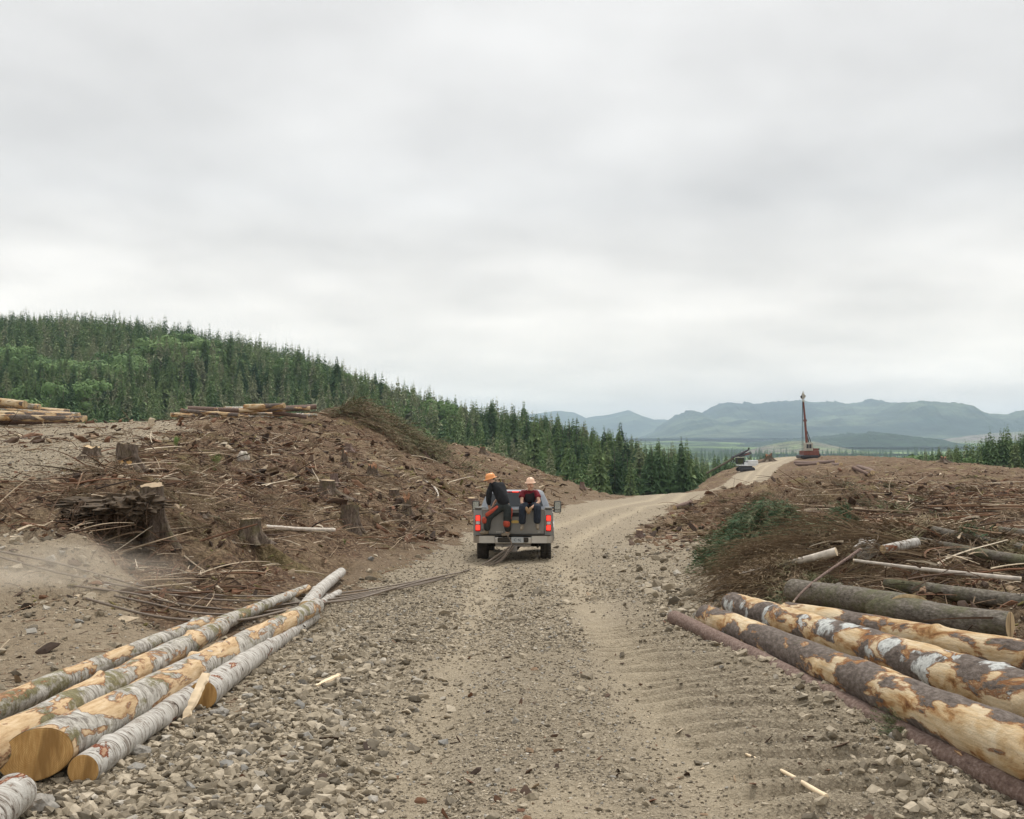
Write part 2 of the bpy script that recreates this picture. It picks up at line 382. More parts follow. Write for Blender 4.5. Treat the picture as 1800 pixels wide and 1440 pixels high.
def ground_material():
    t = NT('ground_surface', .95, .15); p = t.pos()
    wg = t.attr('gravel').outputs['Fac']; wd = t.attr('dirt').outputs['Fac']
    n_big = t.noise(p, .35, 4, .6); n_mid = t.noise(p, 2.2, 6, .65); n_fine = t.noise(p, 14, 8, .72)
    # forest floor: duff, bark, moss
    br = t.ramp(n_fine, [(.28, (.018, .011, .007)), (.41, (.062, .038, .024)), (.52, (.15, .097, .060)), (.68, (.37, .275, .175))])
    br = t.mix(t.ramp(n_mid, [(.48, 0.0), (.68, .5)]), br, t.ramp(n_fine, [(.3, (.05, .023, .014)), (.6, (.18, .098, .058))]))
    moss = t.ramp(n_fine, [(.3, (.09, .075, .03)), (.65, (.26, .215, .10))])
    br = t.mix(t.ramp(t.noise(p, .55, 5, .6), [(.52, 0.0), (.64, .6)]), br, moss)
    pale = t.ramp(n_fine, [(.3, (.16, .11, .068)), (.65, (.40, .305, .195))])
    br = t.mix(t.ramp(n_big, [(.5, 0.0), (.68, .55)]), br, pale)
    dirt = t.ramp(n_fine, [(.25, (.085, .058, .035)), (.5, (.205, .148, .094)), (.75, (.35, .265, .17))])
    dirt = t.mix(t.ramp(n_mid, [(.4, 0.0), (.7, .5)]), dirt, (.15, .112, .08))
    pd_ = t.n('ShaderNodeVectorMath', operation='ADD'); t.l(p, pd_.inputs[0]); t.l(t.scale(t.noise(p, 30, 3, .6, out='Color'), (.02, .02, .02)), pd_.inputs[1]); pq = pd_.outputs[0]
    cell = t.voro(pq, 44, out='Color'); sp = t.n('ShaderNodeSeparateColor'); t.l(cell, sp.inputs[0])
    gr = t.ramp(sp.outputs[0], [(0, (.18, .146, .11)), (.5, (.35, .293, .214)), (1, (.53, .457, .347))])
    dust = t.ramp(n_fine, [(.3, (.25, .203, .138)), (.7, (.43, .36, .26))])
    gr = t.mix(t.ramp(t.noise(p, .8, 5, .6), [(.35, .35), (.65, .8)]), gr, dust)
    e1 = t.voro(pq, 44, 'DISTANCE_TO_EDGE'); 
    gr = t.mix(t.ramp(e1, [(0, .4), (.08, 0.0)]), gr, (.10, .08, .058))
    nb = t.math('SUBTRACT', n_fine, .5); wgn = t.math('ADD', wg, t.math('MULTIPLY', nb, .5)); wdn = t.math('ADD', wd, t.math('MULTIPLY', nb, .6))
    c = t.mix(t.ramp(wdn, [(.3, 0.0), (.6, 1.0)]), br, dirt)
    c = t.mix(t.ramp(wgn, [(.35, 0.0), (.6, 1.0)]), c, gr)
    tk = t.attr('track').outputs['Fac']
    c = t.mix(t.math('MULTIPLY', tk, t.ramp(n_mid, [(.3, .55), (.6, .95)])), c, t.ramp(n_fine, [(.3, (.36, .295, .205)), (.7, (.54, .455, .33))]))
    b1 = t.bump(t.noise(p, 9, 8, .75), .9, .07)
    b2 = t.bump(t.voro(pq, 44), .7, .022, b1)
    b3 = t.bump(t.noise(p, 60, 4, .6), .5, .01, b2)
    return t.out(c, b3)
M_ground = ground_material()

def forest_floor():
    t = NT('forest_floor', .95, .1); p = t.pos()
    return t.out(t.ramp(t.noise(p, .05, 6, .7), [(.3, (.02, .035, .015)), (.7, (.06, .085, .035))]))
M_ffloor = forest_floor()

def tint_mat(name, stops, rough=.9, spec=.2, nscale=30, nvar=.35, orand=0.0, trans=0.0):
    t = NT(name, rough, spec); a = t.attr('tint').outputs['Fac']
    if orand: a = t.math('ADD', a, t.math('MULTIPLY', t.math('SUBTRACT', t.n('ShaderNodeObjectInfo').outputs['Random'], .5), orand), clamp=True)
    c = t.ramp(a, stops); n = t.noise(t.pos(), nscale, 4, .6)
    c = t.mix(1.0, c, t.ramp(n, [(.25, 1-nvar), (.75, 1+nvar*.6)]), 'MULTIPLY')
    if trans:
        t.b.inputs['Transmission Weight'].default_value = 0.0
    return t.out(c)
M_stone = tint_mat('crushed_rock', [(0, (.13, .11, .082)), (.3, (.25, .21, .153)), (.65, (.37, .312, .228)), (.9, (.48, .41, .31)), (.95, (.24, .232, .215)), (1, (.56, .50, .41))], .9, .2, 40, .3)
M_stick = tint_mat('dead_wood', [(0, (.045, .03, .022)), (.3, (.10, .062, .04)), (.5, (.19, .095, .055)), (.7, (.27, .19, .12)), (.87, (.50, .40, .28)), (1, (.70, .60, .46))], .85, .2, 20, .35)
M_needle = tint_mat('conifer_slash', [(0, (.03, .02, .012)), (.2, (.17, .115, .07)), (.45, (.27, .20, .12)), (.62, (.16, .165, .08)), (.82, (.055, .11, .055)), (1, (.12, .18, .085))], .8, .25, 12, .3)
M_conifer = tint_mat('conifer_foliage', [(0, (.065, .115, .06)), (.3, (.12, .195, .09)), (.55, (.18, .265, .115)), (.8, (.25, .325, .145)), (1, (.32, .34, .21))], .85, .15, .5, .25, .55)
M_leaf = tint_mat('broadleaf_foliage', [(0, (.10, .175, .065)), (.5, (.15, .24, .085)), (1, (.21, .305, .12))], .8, .2, .6, .25, .5)
M_trunk = plain('tree_bark', (.13, .105, .085), .9)
M_snag = plain('bare_trunk', (.30, .27, .23), .9)

def bark_mat(name, kind):
    t = NT(name, .85, .2); v = t.obj(); ax = t.scale(v, (1.1, 3.2, 3.2))
    peeln = t.noise(ax, .95 if kind == 'fir' else 1.5, 9, .58, .4)
    if kind == 'alder':
        band = t.noise(t.scale(v, (7, 3.2, 3.2)), 2.2, 8, .72, 1.2)
        bark = t.ramp(band, [(.33, (.06, .05, .043)), (.41, (.24, .215, .18)), (.5, (.44, .41, .36)), (.66, (.66, .63, .57))])
        bl = t.noise(v, 5.5, 6, .7); bark = t.mix(t.ramp(bl, [(.56, 0.0), (.68, .85)]), bark, (.075, .055, .045))
        moss = t.noise(t.scale(v, (1, 1.6, 1.6)), 1.7, 8, .75)
        bark = t.mix(t.ramp(moss, [(.51, 0.0), (.58, .85)]), bark, t.ramp(t.noise(v, 40, 4, .7), [(.3, (.08, .07, .02)), (.7, (.23, .20, .075))]))
        wood = t.ramp(t.noise(t.scale(v, (2, 14, 14)), 2, 6, .6), [(.3, (.38, .23, .11)), (.5, (.60, .43, .25)), (.75, (.72, .57, .38))])
        edge = [(.522, 0.0), (.530, .85), (.535, .85), (.56, 0.0)]; thr = [(.520, 0.0), (.53, 1.0)]; ec = (.24, .10, .045)
    elif kind == 'birch':
        band = t.noise(t.scale(v, (8, 2.2, 2.2)), 2.3, 8, .72, 1.4)
        bark = t.ramp(band, [(.36, (.06, .045, .035)), (.43, (.30, .26, .22)), (.50, (.50, .475, .43)), (.7, (.69, .665, .62))])
        bl = t.noise(t.scale(v, (1.6, 1, 1)), 7, 5, .7); bark = t.mix(t.ramp(bl, [(.62, 0.0), (.68, .9)]), bark, (.08, .05, .04))
        wood = t.ramp(t.noise(t.scale(v, (2, 14, 14)), 2, 6, .6), [(.3, (.30, .15, .08)), (.6, (.52, .37, .25))])
        edge = [(.62, 0.0), (.635, 1.0), (.65, 1.0), (.67, 0.0)]; thr = [(.615, 0.0), (.635, 1.0)]; ec = (.20, .055, .025)
    elif kind == 'fir':
        cr_ = t.noise(t.scale(v, (3, 7, 7)), 4, 8, .7)
        bark = t.ramp(cr_, [(.3, (.055, .042, .036)), (.5, (.135, .108, .09)), (.7, (.25, .21, .185))])
        lic = t.noise(t.scale(v, (1.5, 1.5, 1.5)), 1.6, 7, .6)
        licm = t.math('MULTIPLY', t.ramp(lic, [(.545, 0.0), (.58, 1.0)]), t.math('GREATER_THAN', t.n('ShaderNodeObjectInfo').outputs['Random'], .45))
        if name.startswith('lichen'): licm = t.ramp(lic, [(.525, 0.0), (.56, 1.0)])
        else: licm = t.ramp(lic, [(.66, 0.0), (.7, .6)])
        bark = t.mix(licm, bark, t.ramp(t.noise(v, 22, 5, .7), [(.35, (.2, .2, .19)), (.5, (.48, .49, .47)), (.7, (.66, .67, .64))]))
        bark = t.mix(t.ramp(t.noise(v, 2.3, 6, .7), [(.62, 0.0), (.68, .6)]), bark, (.10, .105, .045))
        st = t.noise(t.scale(v, (1.2, 3, 3)), 2.0, 8, .62, .6)
        wood = t.ramp(st, [(.28, (.16, .065, .022)), (.38, (.38, .21, .085)), (.46, (.56, .40, .22)), (.58, (.66, .53, .35)), (.75, (.74, .64, .47))])
        fib = t.noise(t.scale(v, (1.5, 40, 40)), 1.5, 4, .6); wood = t.mix(.5, wood, t.ramp(fib, [(.35, .62), (.65, 1.12)]), 'MULTIPLY')
        edge = [(.490, 0.0), (.502, .9), (.508, .9), (.528, 0.0)]; thr = [(.49, 0.0), (.50, 1.0)]; ec = (.22, .09, .035)
    elif kind == 'mossbark':
        cr_ = t.noise(t.scale(v, (4, 8, 8)), 4, 8, .7)
        bark = t.ramp(cr_, [(.3, (.05, .042, .033)), (.5, (.15, .13, .105)), (.7, (.29, .26, .22))])
        bark = t.mix(t.ramp(t.noise(v, 2.3, 6, .7), [(.45, 0.0), (.62, .8)]), bark, t.ramp(t.noise(v, 50, 4, .7), [(.3, (.06, .065, .025)), (.7, (.17, .17, .085))]))
        wood = (.5, .33, .18); edge = [(.7, 0.0), (.72, 1.0), (.74, 0.0)]; thr = [(.7, 0.0), (.72, 1.0)]; ec = (.16, .07, .03)
    elif kind == 'old':
        cr_ = t.noise(t.scale(v, (7, 7, 2)), 4, 8, .75)
        bark = t.ramp(cr_, [(.32, (.03, .022, .017)), (.5, (.12, .088, .065)), (.68, (.27, .215, .17))])
        bark = t.mix(t.ramp(t.noise(v, 2.3, 6, .7), [(.5, 0.0), (.64, .6)]), bark, (.13, .115, .05))
        wood = (.3, .2, .12); edge = [(.9, 0.0), (1, 0.0)]; thr = [(.9, 0.0), (1, 0.0)]; ec = (.1, .05, .03)
    else:   # smooth reddish bark
        cr_ = t.noise(t.scale(v, (6, 8, 8)), 4, 8, .7)
        bark = t.ramp(cr_, [(.3, (.09, .055, .043)), (.5, (.19, .13, .105)), (.68, (.31, .235, .20)), (.8, (.45, .39, .35))])
        wood = (.58, .40, .22); edge = [(.68, 0.0), (.70, 1.0), (.72, 0.0)]; thr = [(.68, 0.0), (.70, 1.0)]; ec = (.25, .10, .04)
    pm = t.ramp(peeln, thr); c = t.mix(pm, bark, wood)
    c = t.mix(t.ramp(peeln, edge), c, ec)
    b1 = t.bump(t.math('SUBTRACT', 1.0, pm), .7, .012)
    b2 = t.bump(t.noise(t.scale(v, (5, 8, 8)), 6, 8, .75), .75, .02, b1)
    return t.out(c, b2)
M_bark = {k: bark_mat(k+'_bark', k) for k in ('alder', 'birch', 'fir', 'mossbark', 'red')}
M_bark['old'] = bark_mat('weathered_stump_bark', 'old')
M_bark['lichen'] = bark_mat('lichen_bark', 'fir')
def cut_mat(name, c1, c2, crack=False):
    t = NT(name, .75, .25); v = t.obj(False)
    s_ = t.n('ShaderNodeSeparateXYZ'); t.l(v, s_.inputs[0])
    w = t.noise(v, 3, 4, .5); rr = t.math('SQRT', t.math('ADD', t.math('MULTIPLY', s_.outputs[1], s_.outputs[1]), t.math('MULTIPLY', s_.outputs[2], s_.outputs[2])))
    ring = t.math('SINE', t.math('MULTIPLY', t.math('ADD', rr, t.math('MULTIPLY', w, .03)), 700.0))
    c = t.ramp(t.noise(t.scale(v, (1, 60, 6)), 2, 5, .65), [(.3, c1), (.7, c2)])
    c = t.mix(t.ramp(t.noise(t.scale(v, (1, 7, 1.2)), 1.6, 3, .6), [(.50, 0.0), (.62, .75)]), c, tuple(x*.5 for x in c1))
    c = t.mix(t.math('MULTIPLY', t.math('ADD', ring, 1.0), .16), c, tuple(x*.6 for x in c1))
    c = t.mix(t.ramp(t.noise(v, 6, 5, .6), [(.5, 0.0), (.7, .45)]), c, tuple(x*.7 for x in c1))
    if crack:
        d = t.math('ABSOLUTE', t.math('ADD', s_.outputs[1], t.math('MULTIPLY', t.math('SUBTRACT', w, .5), .05)))
        c = t.mix(t.ramp(d, [(.004, 1.0), (.012, 0.0)]), c, (.12, .05, .02))
    return t.out(c, t.bump(t.noise(t.scale(v, (1, 60, 6)), 3, 4, .6), .3, .005))
M_cut_amber = cut_mat('amber_cut_wood', (.44, .235, .075), (.66, .42, .17))
M_cut_cream = cut_mat('cream_cut_wood', (.55, .38, .2), (.76, .6, .38))
M_cut_crack = cut_mat('cracked_cut_wood', (.55, .38, .2), (.76, .6, .38), True)
M_splinter = plain('fresh_splinter_wood', (.78, .62, .42), .8, var=.15, nscale=6)
M_pale = plain('weathered_pale_wood', (.52, .46, .39), .85, var=.3, nscale=9)

# ---------------------------------------------------------------- ground and road: one sheet of quads, split at the road edge
def build_ground():
    th_f = np.linspace(-R(33), R(33), 1001); th_l = np.linspace(-R(180), -R(33), 70)[:-1]; th_r = np.linspace(R(33), R(180), 70)[1:]
    th = np.concatenate([th_l, th_f, th_r])
    r = np.concatenate([np.geomspace(.4, 4.2, 30)[:-1], np.geomspace(4.2, 60, 760)[:-1], np.geomspace(60, 330, 210)[:-1], np.geomspace(330, 1150, 60)])
    TH, RR = np.meshgrid(th, r, indexing='ij')
    x = RR*np.sin(TH); y = RR*np.cos(TH); z = H(x.ravel(), y.ravel())
    V = np.stack([x.ravel(), y.ravel(), z], 1); nr = len(r); nt = len(th)
    i = np.arange(nt-1)[:, None]; j = np.arange(nr-1)[None, :]
    q = np.stack([i*nr+j, i*nr+j+1, (i+1)*nr+j+1, (i+1)*nr+j], -1).reshape(-1, 4)
    q = q[:, ::-1]
    g, dt, trk = weights(x.ravel(), y.ravel(), True)
    d, off = roadd(x.ravel(), y.ravel()); d = d+fbm(x.ravel()*.8, y.ravel()*.8, 4, 5)*.6
    isroad = (d < 0)
    fr = isroad[q].sum(1) >= 3
    floor_ = (y.ravel() > 150) & ~isroad & ((z < -4.5) | (y.ravel() > 340))
    ff = floor_[q].sum(1) >= 3
    for nm, sel, mat in (('gravel_road', fr, M_ground), ('ground', ~fr, M_ground)):
        qq = q[sel]; used = np.unique(qq); mp = np.full(len(V), -1); mp[used] = np.arange(len(used))
        me = np_mesh(nm, V[used], mp[qq], True, {'gravel': g[used], 'dirt': dt[used], 'track': trk[used]})
        o = link(nm, me, mat); tag(o, kind='structure')
        if nm == 'ground':
            me.materials.append(M_ffloor)
            me.polygons.foreach_set('material_index', ff[sel].astype(np.int32))
build_ground()

# ---------------------------------------------------------------- valley and mountains
def land_mat(name, a, b, c, s1=.004, s2=.02):
    t = NT(name, .95, .1); p = t.pos()
    n = t.noise(p, s1, 6, .62); m = t.noise(p, s2, 6, .7)
    col = t.ramp(n, [(.42, a), (.5, b), (.6, c)])
    col = t.mix(1.0, col, t.ramp(m, [(.35, .35), (.65, 1.5)]), 'MULTIPLY')
    return t.out(col, t.bump(t.noise(p, s2*1.2, 6, .7), 1.0, 22))
M_valley = land_mat('valley_cover', (.035, .06, .03), (.13, .2, .075), (.22, .30, .12), .0022, .02)
M_mount = land_mat('forested_mountain', (.022, .042, .034), (.045, .07, .048), (.11, .14, .085), .0016, .006)
M_dark = land_mat('conifer_hill', (.03, .055, .035), (.035, .065, .04), (.05, .08, .05), .002, .018)
M_clear = land_mat('cleared_hill', (.17, .24, .09), (.2, .2, .13), (.24, .19, .17), .0016, .02)

def build_valley():
    th = np.concatenate([np.linspace(-R(180), -R(35), 40)[:-1], np.linspace(-R(35), R(35), 420), np.linspace(R(35), R(180), 40)[1:]])
    r = np.geomspace(1140, 15500, 200)
    TH, RR = np.meshgrid(th, r, indexing='ij'); x = RR*np.sin(TH); y = RR*np.cos(TH)
    zz = np.interp(RR, [1140, 1500, 2200, 3000, 4500, 6500, 9000, 12000, 15500], [-64, -55, -35, -12, 10, 40, 70, 100, 100])
    zz = zz+fbm(x*.0012, y*.0012, 4, 81)*np.interp(RR, [1100, 3000, 6000], [4, 14, 36])
    V = np.stack([x.ravel(), y.ravel(), zz.ravel()], 1); nr = len(r); nt = len(th)
    i = np.arange(nt-1)[:, None]; j = np.arange(nr-1)[None, :]
    q = np.stack([(i+1)*nr+j, (i+1)*nr+j+1, i*nr+j+1, i*nr+j], -1).reshape(-1, 4)
    tag(link('valley', np_mesh('valley', V, q, True), M_valley), kind='structure')
build_valley()
def ridge(name, pts, Y0, front, back, zb, mat, seed, amp=1.0, nx=420, ny=70, trees=0.0):
    px = np.linspace(pts[0][0], pts[-1][0], nx); py = np.interp(px, [p[0] for p in pts], [p[1] for p in pts])
    k = np.hanning(5); k /= k.sum(); py = np.convolve(np.pad(py, 2, 'edge'), k, 'valid')
    py = py+(fbm(px*.05, px*0, 3, seed)*1.2*amp)
    tz = np.array([ray(a, b)[1] for a, b in zip(px, py)]); zs = CAMZ+Y0*tz
    if trees: zs = zs+np.maximum(fbm(px*.45, px*0+3, 2, seed+9), 0)*trees
    s = np.concatenate([np.linspace(-1, 0, ny), np.linspace(0, 1, 14)[1:]])
    S, PX = np.meshgrid(s, px, indexing='ij'); ZS = np.broadcast_to(zs, S.shape)
    Y = Y0+np.where(S < 0, S*front, S*back); X = (PX-900)/F*Y0*(1+(Y/Y0-1)*.6)
    prof = np.where(S < 0, (1+S)**.85, (1-S)**1.5)
    gul = fbm(X*4.5/Y0*2.4, Y*2.2/Y0*2.4, 5, seed+3, .55)
    Z = zb+(ZS-zb)*prof+gul*(ZS-zb)*.5*np.clip(-S*2.2, 0, 1)*np.clip((1+S)*3, 0, 1)
    V = np.stack([X.ravel(), Y.ravel(), Z.ravel()], 1); n = len(px)
    i = np.arange(len(s)-1)[:, None]; j = np.arange(n-1)[None, :]
    q = np.stack([i*n+j, i*n+j+1, (i+1)*n+j+1, (i+1)*n+j], -1).reshape(-1, 4)
    tag(link(name, np_mesh(name, V, q, True), mat), kind='structure')
ridge('mountains', [(700, 770), (850, 745), (930, 728), (985, 722), (1010, 725), (1030, 735), (1045, 732), (1075, 728), (1105, 721), (1130, 732), (1150, 737), (1170, 737), (1200, 748), (1320, 765), (1500, 770)],
      14200, 2500, 800, 60, M_mount, 3, 1.2, 500)
ridge('mountains', [(1040, 800), (1100, 778), (1145, 762), (1165, 745), (1185, 731), (1210, 722), (1232, 728), (1250, 716), (1268, 709), (1285, 707), (1300, 711), (1311, 707), (1330, 711), (1365, 707), (1405, 704), (1440, 708), (1460, 706), (1490, 710), (1512, 707), (1532, 701), (1552, 706), (1590, 711), (1604, 709), (1625, 713), (1640, 720), (1675, 726), (1690, 725), (1710, 731), (1745, 740), (1765, 752), (1800, 760), (1900, 775), (2050, 790)],
      11000, 4200, 1800, 70, M_mount, 13, 1.0, 700, 90, 25)
ridge('mountains', [(1640, 790), (1690, 764), (1730, 750), (1755, 738), (1775, 727), (1800, 721), (1850, 706), (1920, 700), (2050, 690), (2400, 700)],
      9000, 2500, 1500, 60, M_mount, 23, 1.0, 300, 60, 20)
ridge('hill', [(1100, 800), (1180, 796), (1250, 788), (1330, 778), (1400, 772), (1480, 764), (1530, 761), (1560, 763), (1600, 770), (1640, 781), (1700, 796), (1760, 810)],
      5200, 1200, 800, 10, M_dark, 33, .6, 420, 50, 14)
ridge('hill', [(1270, 800), (1320, 790), (1360, 780), (1395, 775), (1430, 776), (1470, 785), (1510, 795), (1560, 803)],
      3600, 700, 500, -10, M_clear, 43, .5, 260, 40)
ridge('hill', [(1560, 800), (1620, 785), (1660, 772), (1720, 764), (1800, 758), (1900, 750), (2100, 755)],
      6500, 1300, 800, 10, M_clear, 53, .6, 260, 40)
ridge('hill', [(900, 790), (1040, 782), (1130, 776), (1200, 775), (1290, 778), (1350, 782), (1420, 790)],
      5600, 1500, 800, 0, M_valley, 63, .7, 260, 40)
# ---------------------------------------------------------------- scattering many small things into one mesh (numpy)
def merge(variants, idx, Rm, Tr, tint):
    Vs, Fs, Ts = [], [], []; off = 0
    for k, (v, f) in enumerate(variants[0:]):
        w = np.nonzero(idx == k)[0]
        if not len(w): continue
        P = np.einsum('nij,vj->nvi', Rm[w], v)+Tr[w][:, None, :]
        n, m = len(w), len(v)
        Vs.append(P.reshape(-1, 3)); Fs.append((f[None]+(np.arange(n)*m)[:, None, None]+off).reshape(-1, f.shape[1]))
        t = tint[w]
        Ts.append(np.repeat(t, m) if t.ndim == 1 else t.reshape(-1)); off += n*m
    return np.concatenate(Vs), Fs, np.concatenate(Ts)
def rotz_m(a):
    c, s = np.cos(a), np.sin(a); o = np.zeros_like(a); i = np.ones_like(a)
    return np.stack([np.stack([c, -s, o], -1), np.stack([s, c, o], -1), np.stack([o, o, i], -1)], -2)
def rotx_m(a):
    c, s = np.cos(a), np.sin(a); o = np.zeros_like(a); i = np.ones_like(a)
    return np.stack([np.stack([i, o, o], -1), np.stack([o, c, -s], -1), np.stack([o, s, c], -1)], -2)
def roty_m(a):
    c, s = np.cos(a), np.sin(a); o = np.zeros_like(a); i = np.ones_like(a)
    return np.stack([np.stack([c, o, s], -1), np.stack([o, i, o], -1), np.stack([-s, o, c], -1)], -2)
def scatter(n, px0, px1, y0, y1, pw=1.0):
    """points roughly even over the picture: bearing uniform, distance log-like"""
    px = rng.uniform(px0, px1, n); u = rng.random(n)
    Y = 1/((1/y0)*(1-u)+(1/y1)*u) if pw == 1 else y0*(y1/y0)**u
    return (px-900)/F*Y, Y
# convex angular stones
def stone_variants(n):
    out = []
    for k in range(n):
        bm = bmesh.new(); pts = []
        for i in range(13):
            v = rng.normal(size=3); v /= np.linalg.norm(v); v = np.sign(v)*np.abs(v)**.75
            v *= rng.uniform(.8, 1.1)*np.array([1, .78, .55]); pts.append(bm.verts.new(v*.5))
        r_ = bmesh.ops.convex_hull(bm, input=bm.verts); bmesh.ops.delete(bm, geom=[g for g in r_['geom_interior'] if isinstance(g, bmesh.types.BMVert)], context='VERTS')
        bmesh.ops.triangulate(bm, faces=bm.faces); bm.verts.index_update()
        out.append((np.array([v.co[:] for v in bm.verts]), np.array([[v.index for v in f.verts] for f in bm.faces]))); bm.free()
    return out
SV = stone_variants(18)
def place_stones(name, n, px0, px1, y0, y1, smin, smax, keep, label=None):
    x, y = scatter(n, px0, px1, y0, y1); k = keep(x, y) > rng.random(n); x, y = x[k], y[k]; n = len(x)
    s = smin*(smax/smin)**(rng.random(n)**2.0)
    s *= np.clip(y/9, .8, 2.2)**.5
    z = H(x, y)+s*.10
    Rm = rotz_m(rng.uniform(0, 6.28, n)) @ rotx_m(rng.normal(0, .35, n)) @ roty_m(rng.normal(0, .35, n))
    Rm = Rm*s[:, None, None]
    V, Fc, T_ = merge(SV, rng.integers(0, len(SV), n), Rm, np.stack([x, y, z], 1), rng.random(n))
    return V, Fc, T_
def k_gravel(x, y):
    g, dt = weights(x, y); d, off = roadd(x, y)
    tracks = np.exp(-((np.abs(off-.05)-.85)/.35)**2)*.7 + .75*np.exp(-((off-1.6+(y-9)*.06)/.7)**4)*(y < 17)
    sand = .9*np.exp(-((x-.25)/.35)**2-((y-6.0)/.7)**2)
    patch = .65+.7*fbm(x*1.3, y*1.3, 3, 91)
    return np.clip(g*(1-tracks*.9)*(1-sand)*(patch+.25+.35*(off < -1.0)), 0, 1)*(y < 70)+.16*dt+.01
def k_big(x, y):
    g, dt = weights(x, y); d, off = roadd(x, y)
    left = sstep(-off, .6, 1.9)*(1-sstep(y, 10, 16)); right = sstep(off, 1.6, 2.4)*(y < 60)
    return np.clip(g*(left+right*.5+.02)+dt*.12, 0, 1)
parts = [place_stones('g', 150000, -60, 1900, 4.6, 18, .010, .042, k_gravel),
         place_stones('g', 80000, -60, 1900, 12, 60, .02, .06, k_gravel),
         place_stones('g', 34000, -60, 1860, 4.6, 16, .035, .14, k_big),
         place_stones('g', 9000, -60, 1500, 14, 60, .07, .2, k_big)]
def join(parts):
    Vs, Fs, Ts, off = [], [], [], 0
    for V, Fc, T_ in parts:
        Vs.append(V); Ts.append(T_)
        for f in Fc: Fs.append(f+off)
        off += len(V)
    return np.concatenate(Vs), Fs, np.concatenate(Ts)
V, Fc, T_ = join(parts)
tag(link('gravel', np_mesh('gravel', V, Fc, False, {'tint': T_}), M_stone), kind='stuff')

# sticks, chips and clods of the clear-cut
def stick_variants(n, seg=4, ns=3):
    out = []
    for k in range(n):
        t = np.linspace(0, 1, ns+1); c = np.stack([t-.5, rng.normal(0, .035, ns+1).cumsum(), rng.normal(0, .03, ns+1).cumsum()], 1)
        c[:, 2] -= c[:, 2].mean(); c[:, 1] -= c[:, 1].mean()
        rr = np.interp(t, [0, 1], [1, rng.uniform(.35, .8)])
        V = []
        for i in range(ns+1):
            for a in range(seg):
                an = 2*math.pi*a/seg; V.append([c[i, 0], c[i, 1]+math.cos(an)*rr[i]*.02, c[i, 2]+math.sin(an)*rr[i]*.02])
        Fq = [[i*seg+a, i*seg+(a+1) % seg, (i+1)*seg+(a+1) % seg, (i+1)*seg+a] for i in range(ns) for a in range(seg)]
        Fq += [[3, 2, 1, 0], [ns*seg, ns*seg+1, ns*seg+2, ns*seg+3]]
        out.append((np.array(V), np.array(Fq)))
    return out
STV = stick_variants(16)
def place_sticks(n, px0, px1, y0, y1, lmin, lmax, keep, tint, thick=1.0, tilt=.25, lift=.02, pw=1, dirw=None):
    x, y = scatter(n, px0, px1, y0, y1, pw); k = keep(x, y) > rng.random(n); x, y = x[k], y[k]; n = len(x)
    L = lmin*(lmax/lmin)**(rng.random(n)**1.6); th = thick*.42*rng.uniform(.5, 1.6, n)*(np.maximum(L, .12)**-.4)
    az = rng.uniform(0, 6.28, n) if dirw is None else rng.normal(dirw[0], dirw[1], n)
    el_ = rng.normal(0, tilt, n)
    el_ = np.where((rng.random(n) < .04)&(L < .8), rng.uniform(.3, 1.0, n), el_)
    Rm = rotz_m(az) @ roty_m(el_)
    S = np.zeros((n, 3, 3)); S[:, 0, 0] = L; S[:, 1, 1] = L*th; S[:, 2, 2] = L*th
    z = H(x, y)+lift+L*.02*th+np.abs(np.sin(el_))*L*.28
    return merge(STV, rng.integers(0, len(STV), n), Rm @ S, np.stack([x, y, z], 1), tint(n, x, y))
def k_slash(x, y):
    g, dt = weights(x, y); d, off = roadd(x, y)
    return np.clip((1-g)*(1-dt*.9)*(1-.85*((x < -1.5)&(y < 12.5)))*np.where(y < 26, sstep(d, .9, 2.6)*.97+.03, sstep(d, .0, .8))*(.65+.7*fbm(x*.7, y*.7, 3, 97)), 0, 1)*(base(x, y) > -8)
def t_mix(n, x, y):
    t = rng.choice([.05, .2, .33, .48, .6, .75, .9, 1.0], n, p=[.10, .17, .18, .12, .13, .14, .11, .05])
    return np.clip(t+rng.normal(0, .04, n), 0, 1)
parts = [place_sticks(95000, -150, 1950, 9, 50, .04, .36, k_slash, t_mix, 1.3, .3, 0, 2),
         place_sticks(42000, -150, 1950, 28, 300, .16, .9, k_slash, t_mix, 2.0, .2, 0, 2),
         place_sticks(3000, -150, 1950, 14, 120, .35, 1.7, k_slash, t_mix, 1.3, .12, .03, 2),
         place_sticks(900, 1350, 1950, 25, 230, 1.2, 5.5, k_slash, t_mix, .7, .05, .05, 1, (-.25, .35)),
         place_sticks(2500, -100, 900, 8, 30, .06, .25, lambda x, y: weights(x, y)[1]*.8, t_mix, 1.3, .1, 0)]
V, Fc, T_ = join(parts)
tag(link('woody_debris', np_mesh('woody_debris', V, Fc, False, {'tint': T_}), M_stick), kind='stuff')
# bark flakes, clods and broken chunks: flattened angular pieces
def place_chunks(n, px0, px1, y0, y1, smin, smax, keep, tint, flat=1.0):
    x, y = scatter(n, px0, px1, y0, y1); k = keep(x, y) > rng.random(n); x, y = x[k], y[k]; n = len(x)
    s = smin*(smax/smin)**(rng.random(n)**2.0)
    Rm = rotz_m(rng.uniform(0, 6.28, n)) @ rotx_m(rng.normal(0, .5, n)) @ roty_m(rng.normal(0, .5, n))
    S = np.zeros((n, 3, 3)); S[:, 0, 0] = s*rng.uniform(1, 2.4, n); S[:, 1, 1] = s; S[:, 2, 2] = s*flat
    return merge(SV, rng.integers(0, len(SV), n), Rm @ S, np.stack([x, y, H(x, y)+s*.12], 1), tint(n, x, y))
def t_clod(n, x, y): return np.clip(rng.choice([.08, .25, .4, .5, .7, .88], n, p=[.22, .28, .15, .15, .14, .06])+rng.normal(0, .04, n), 0, 1)
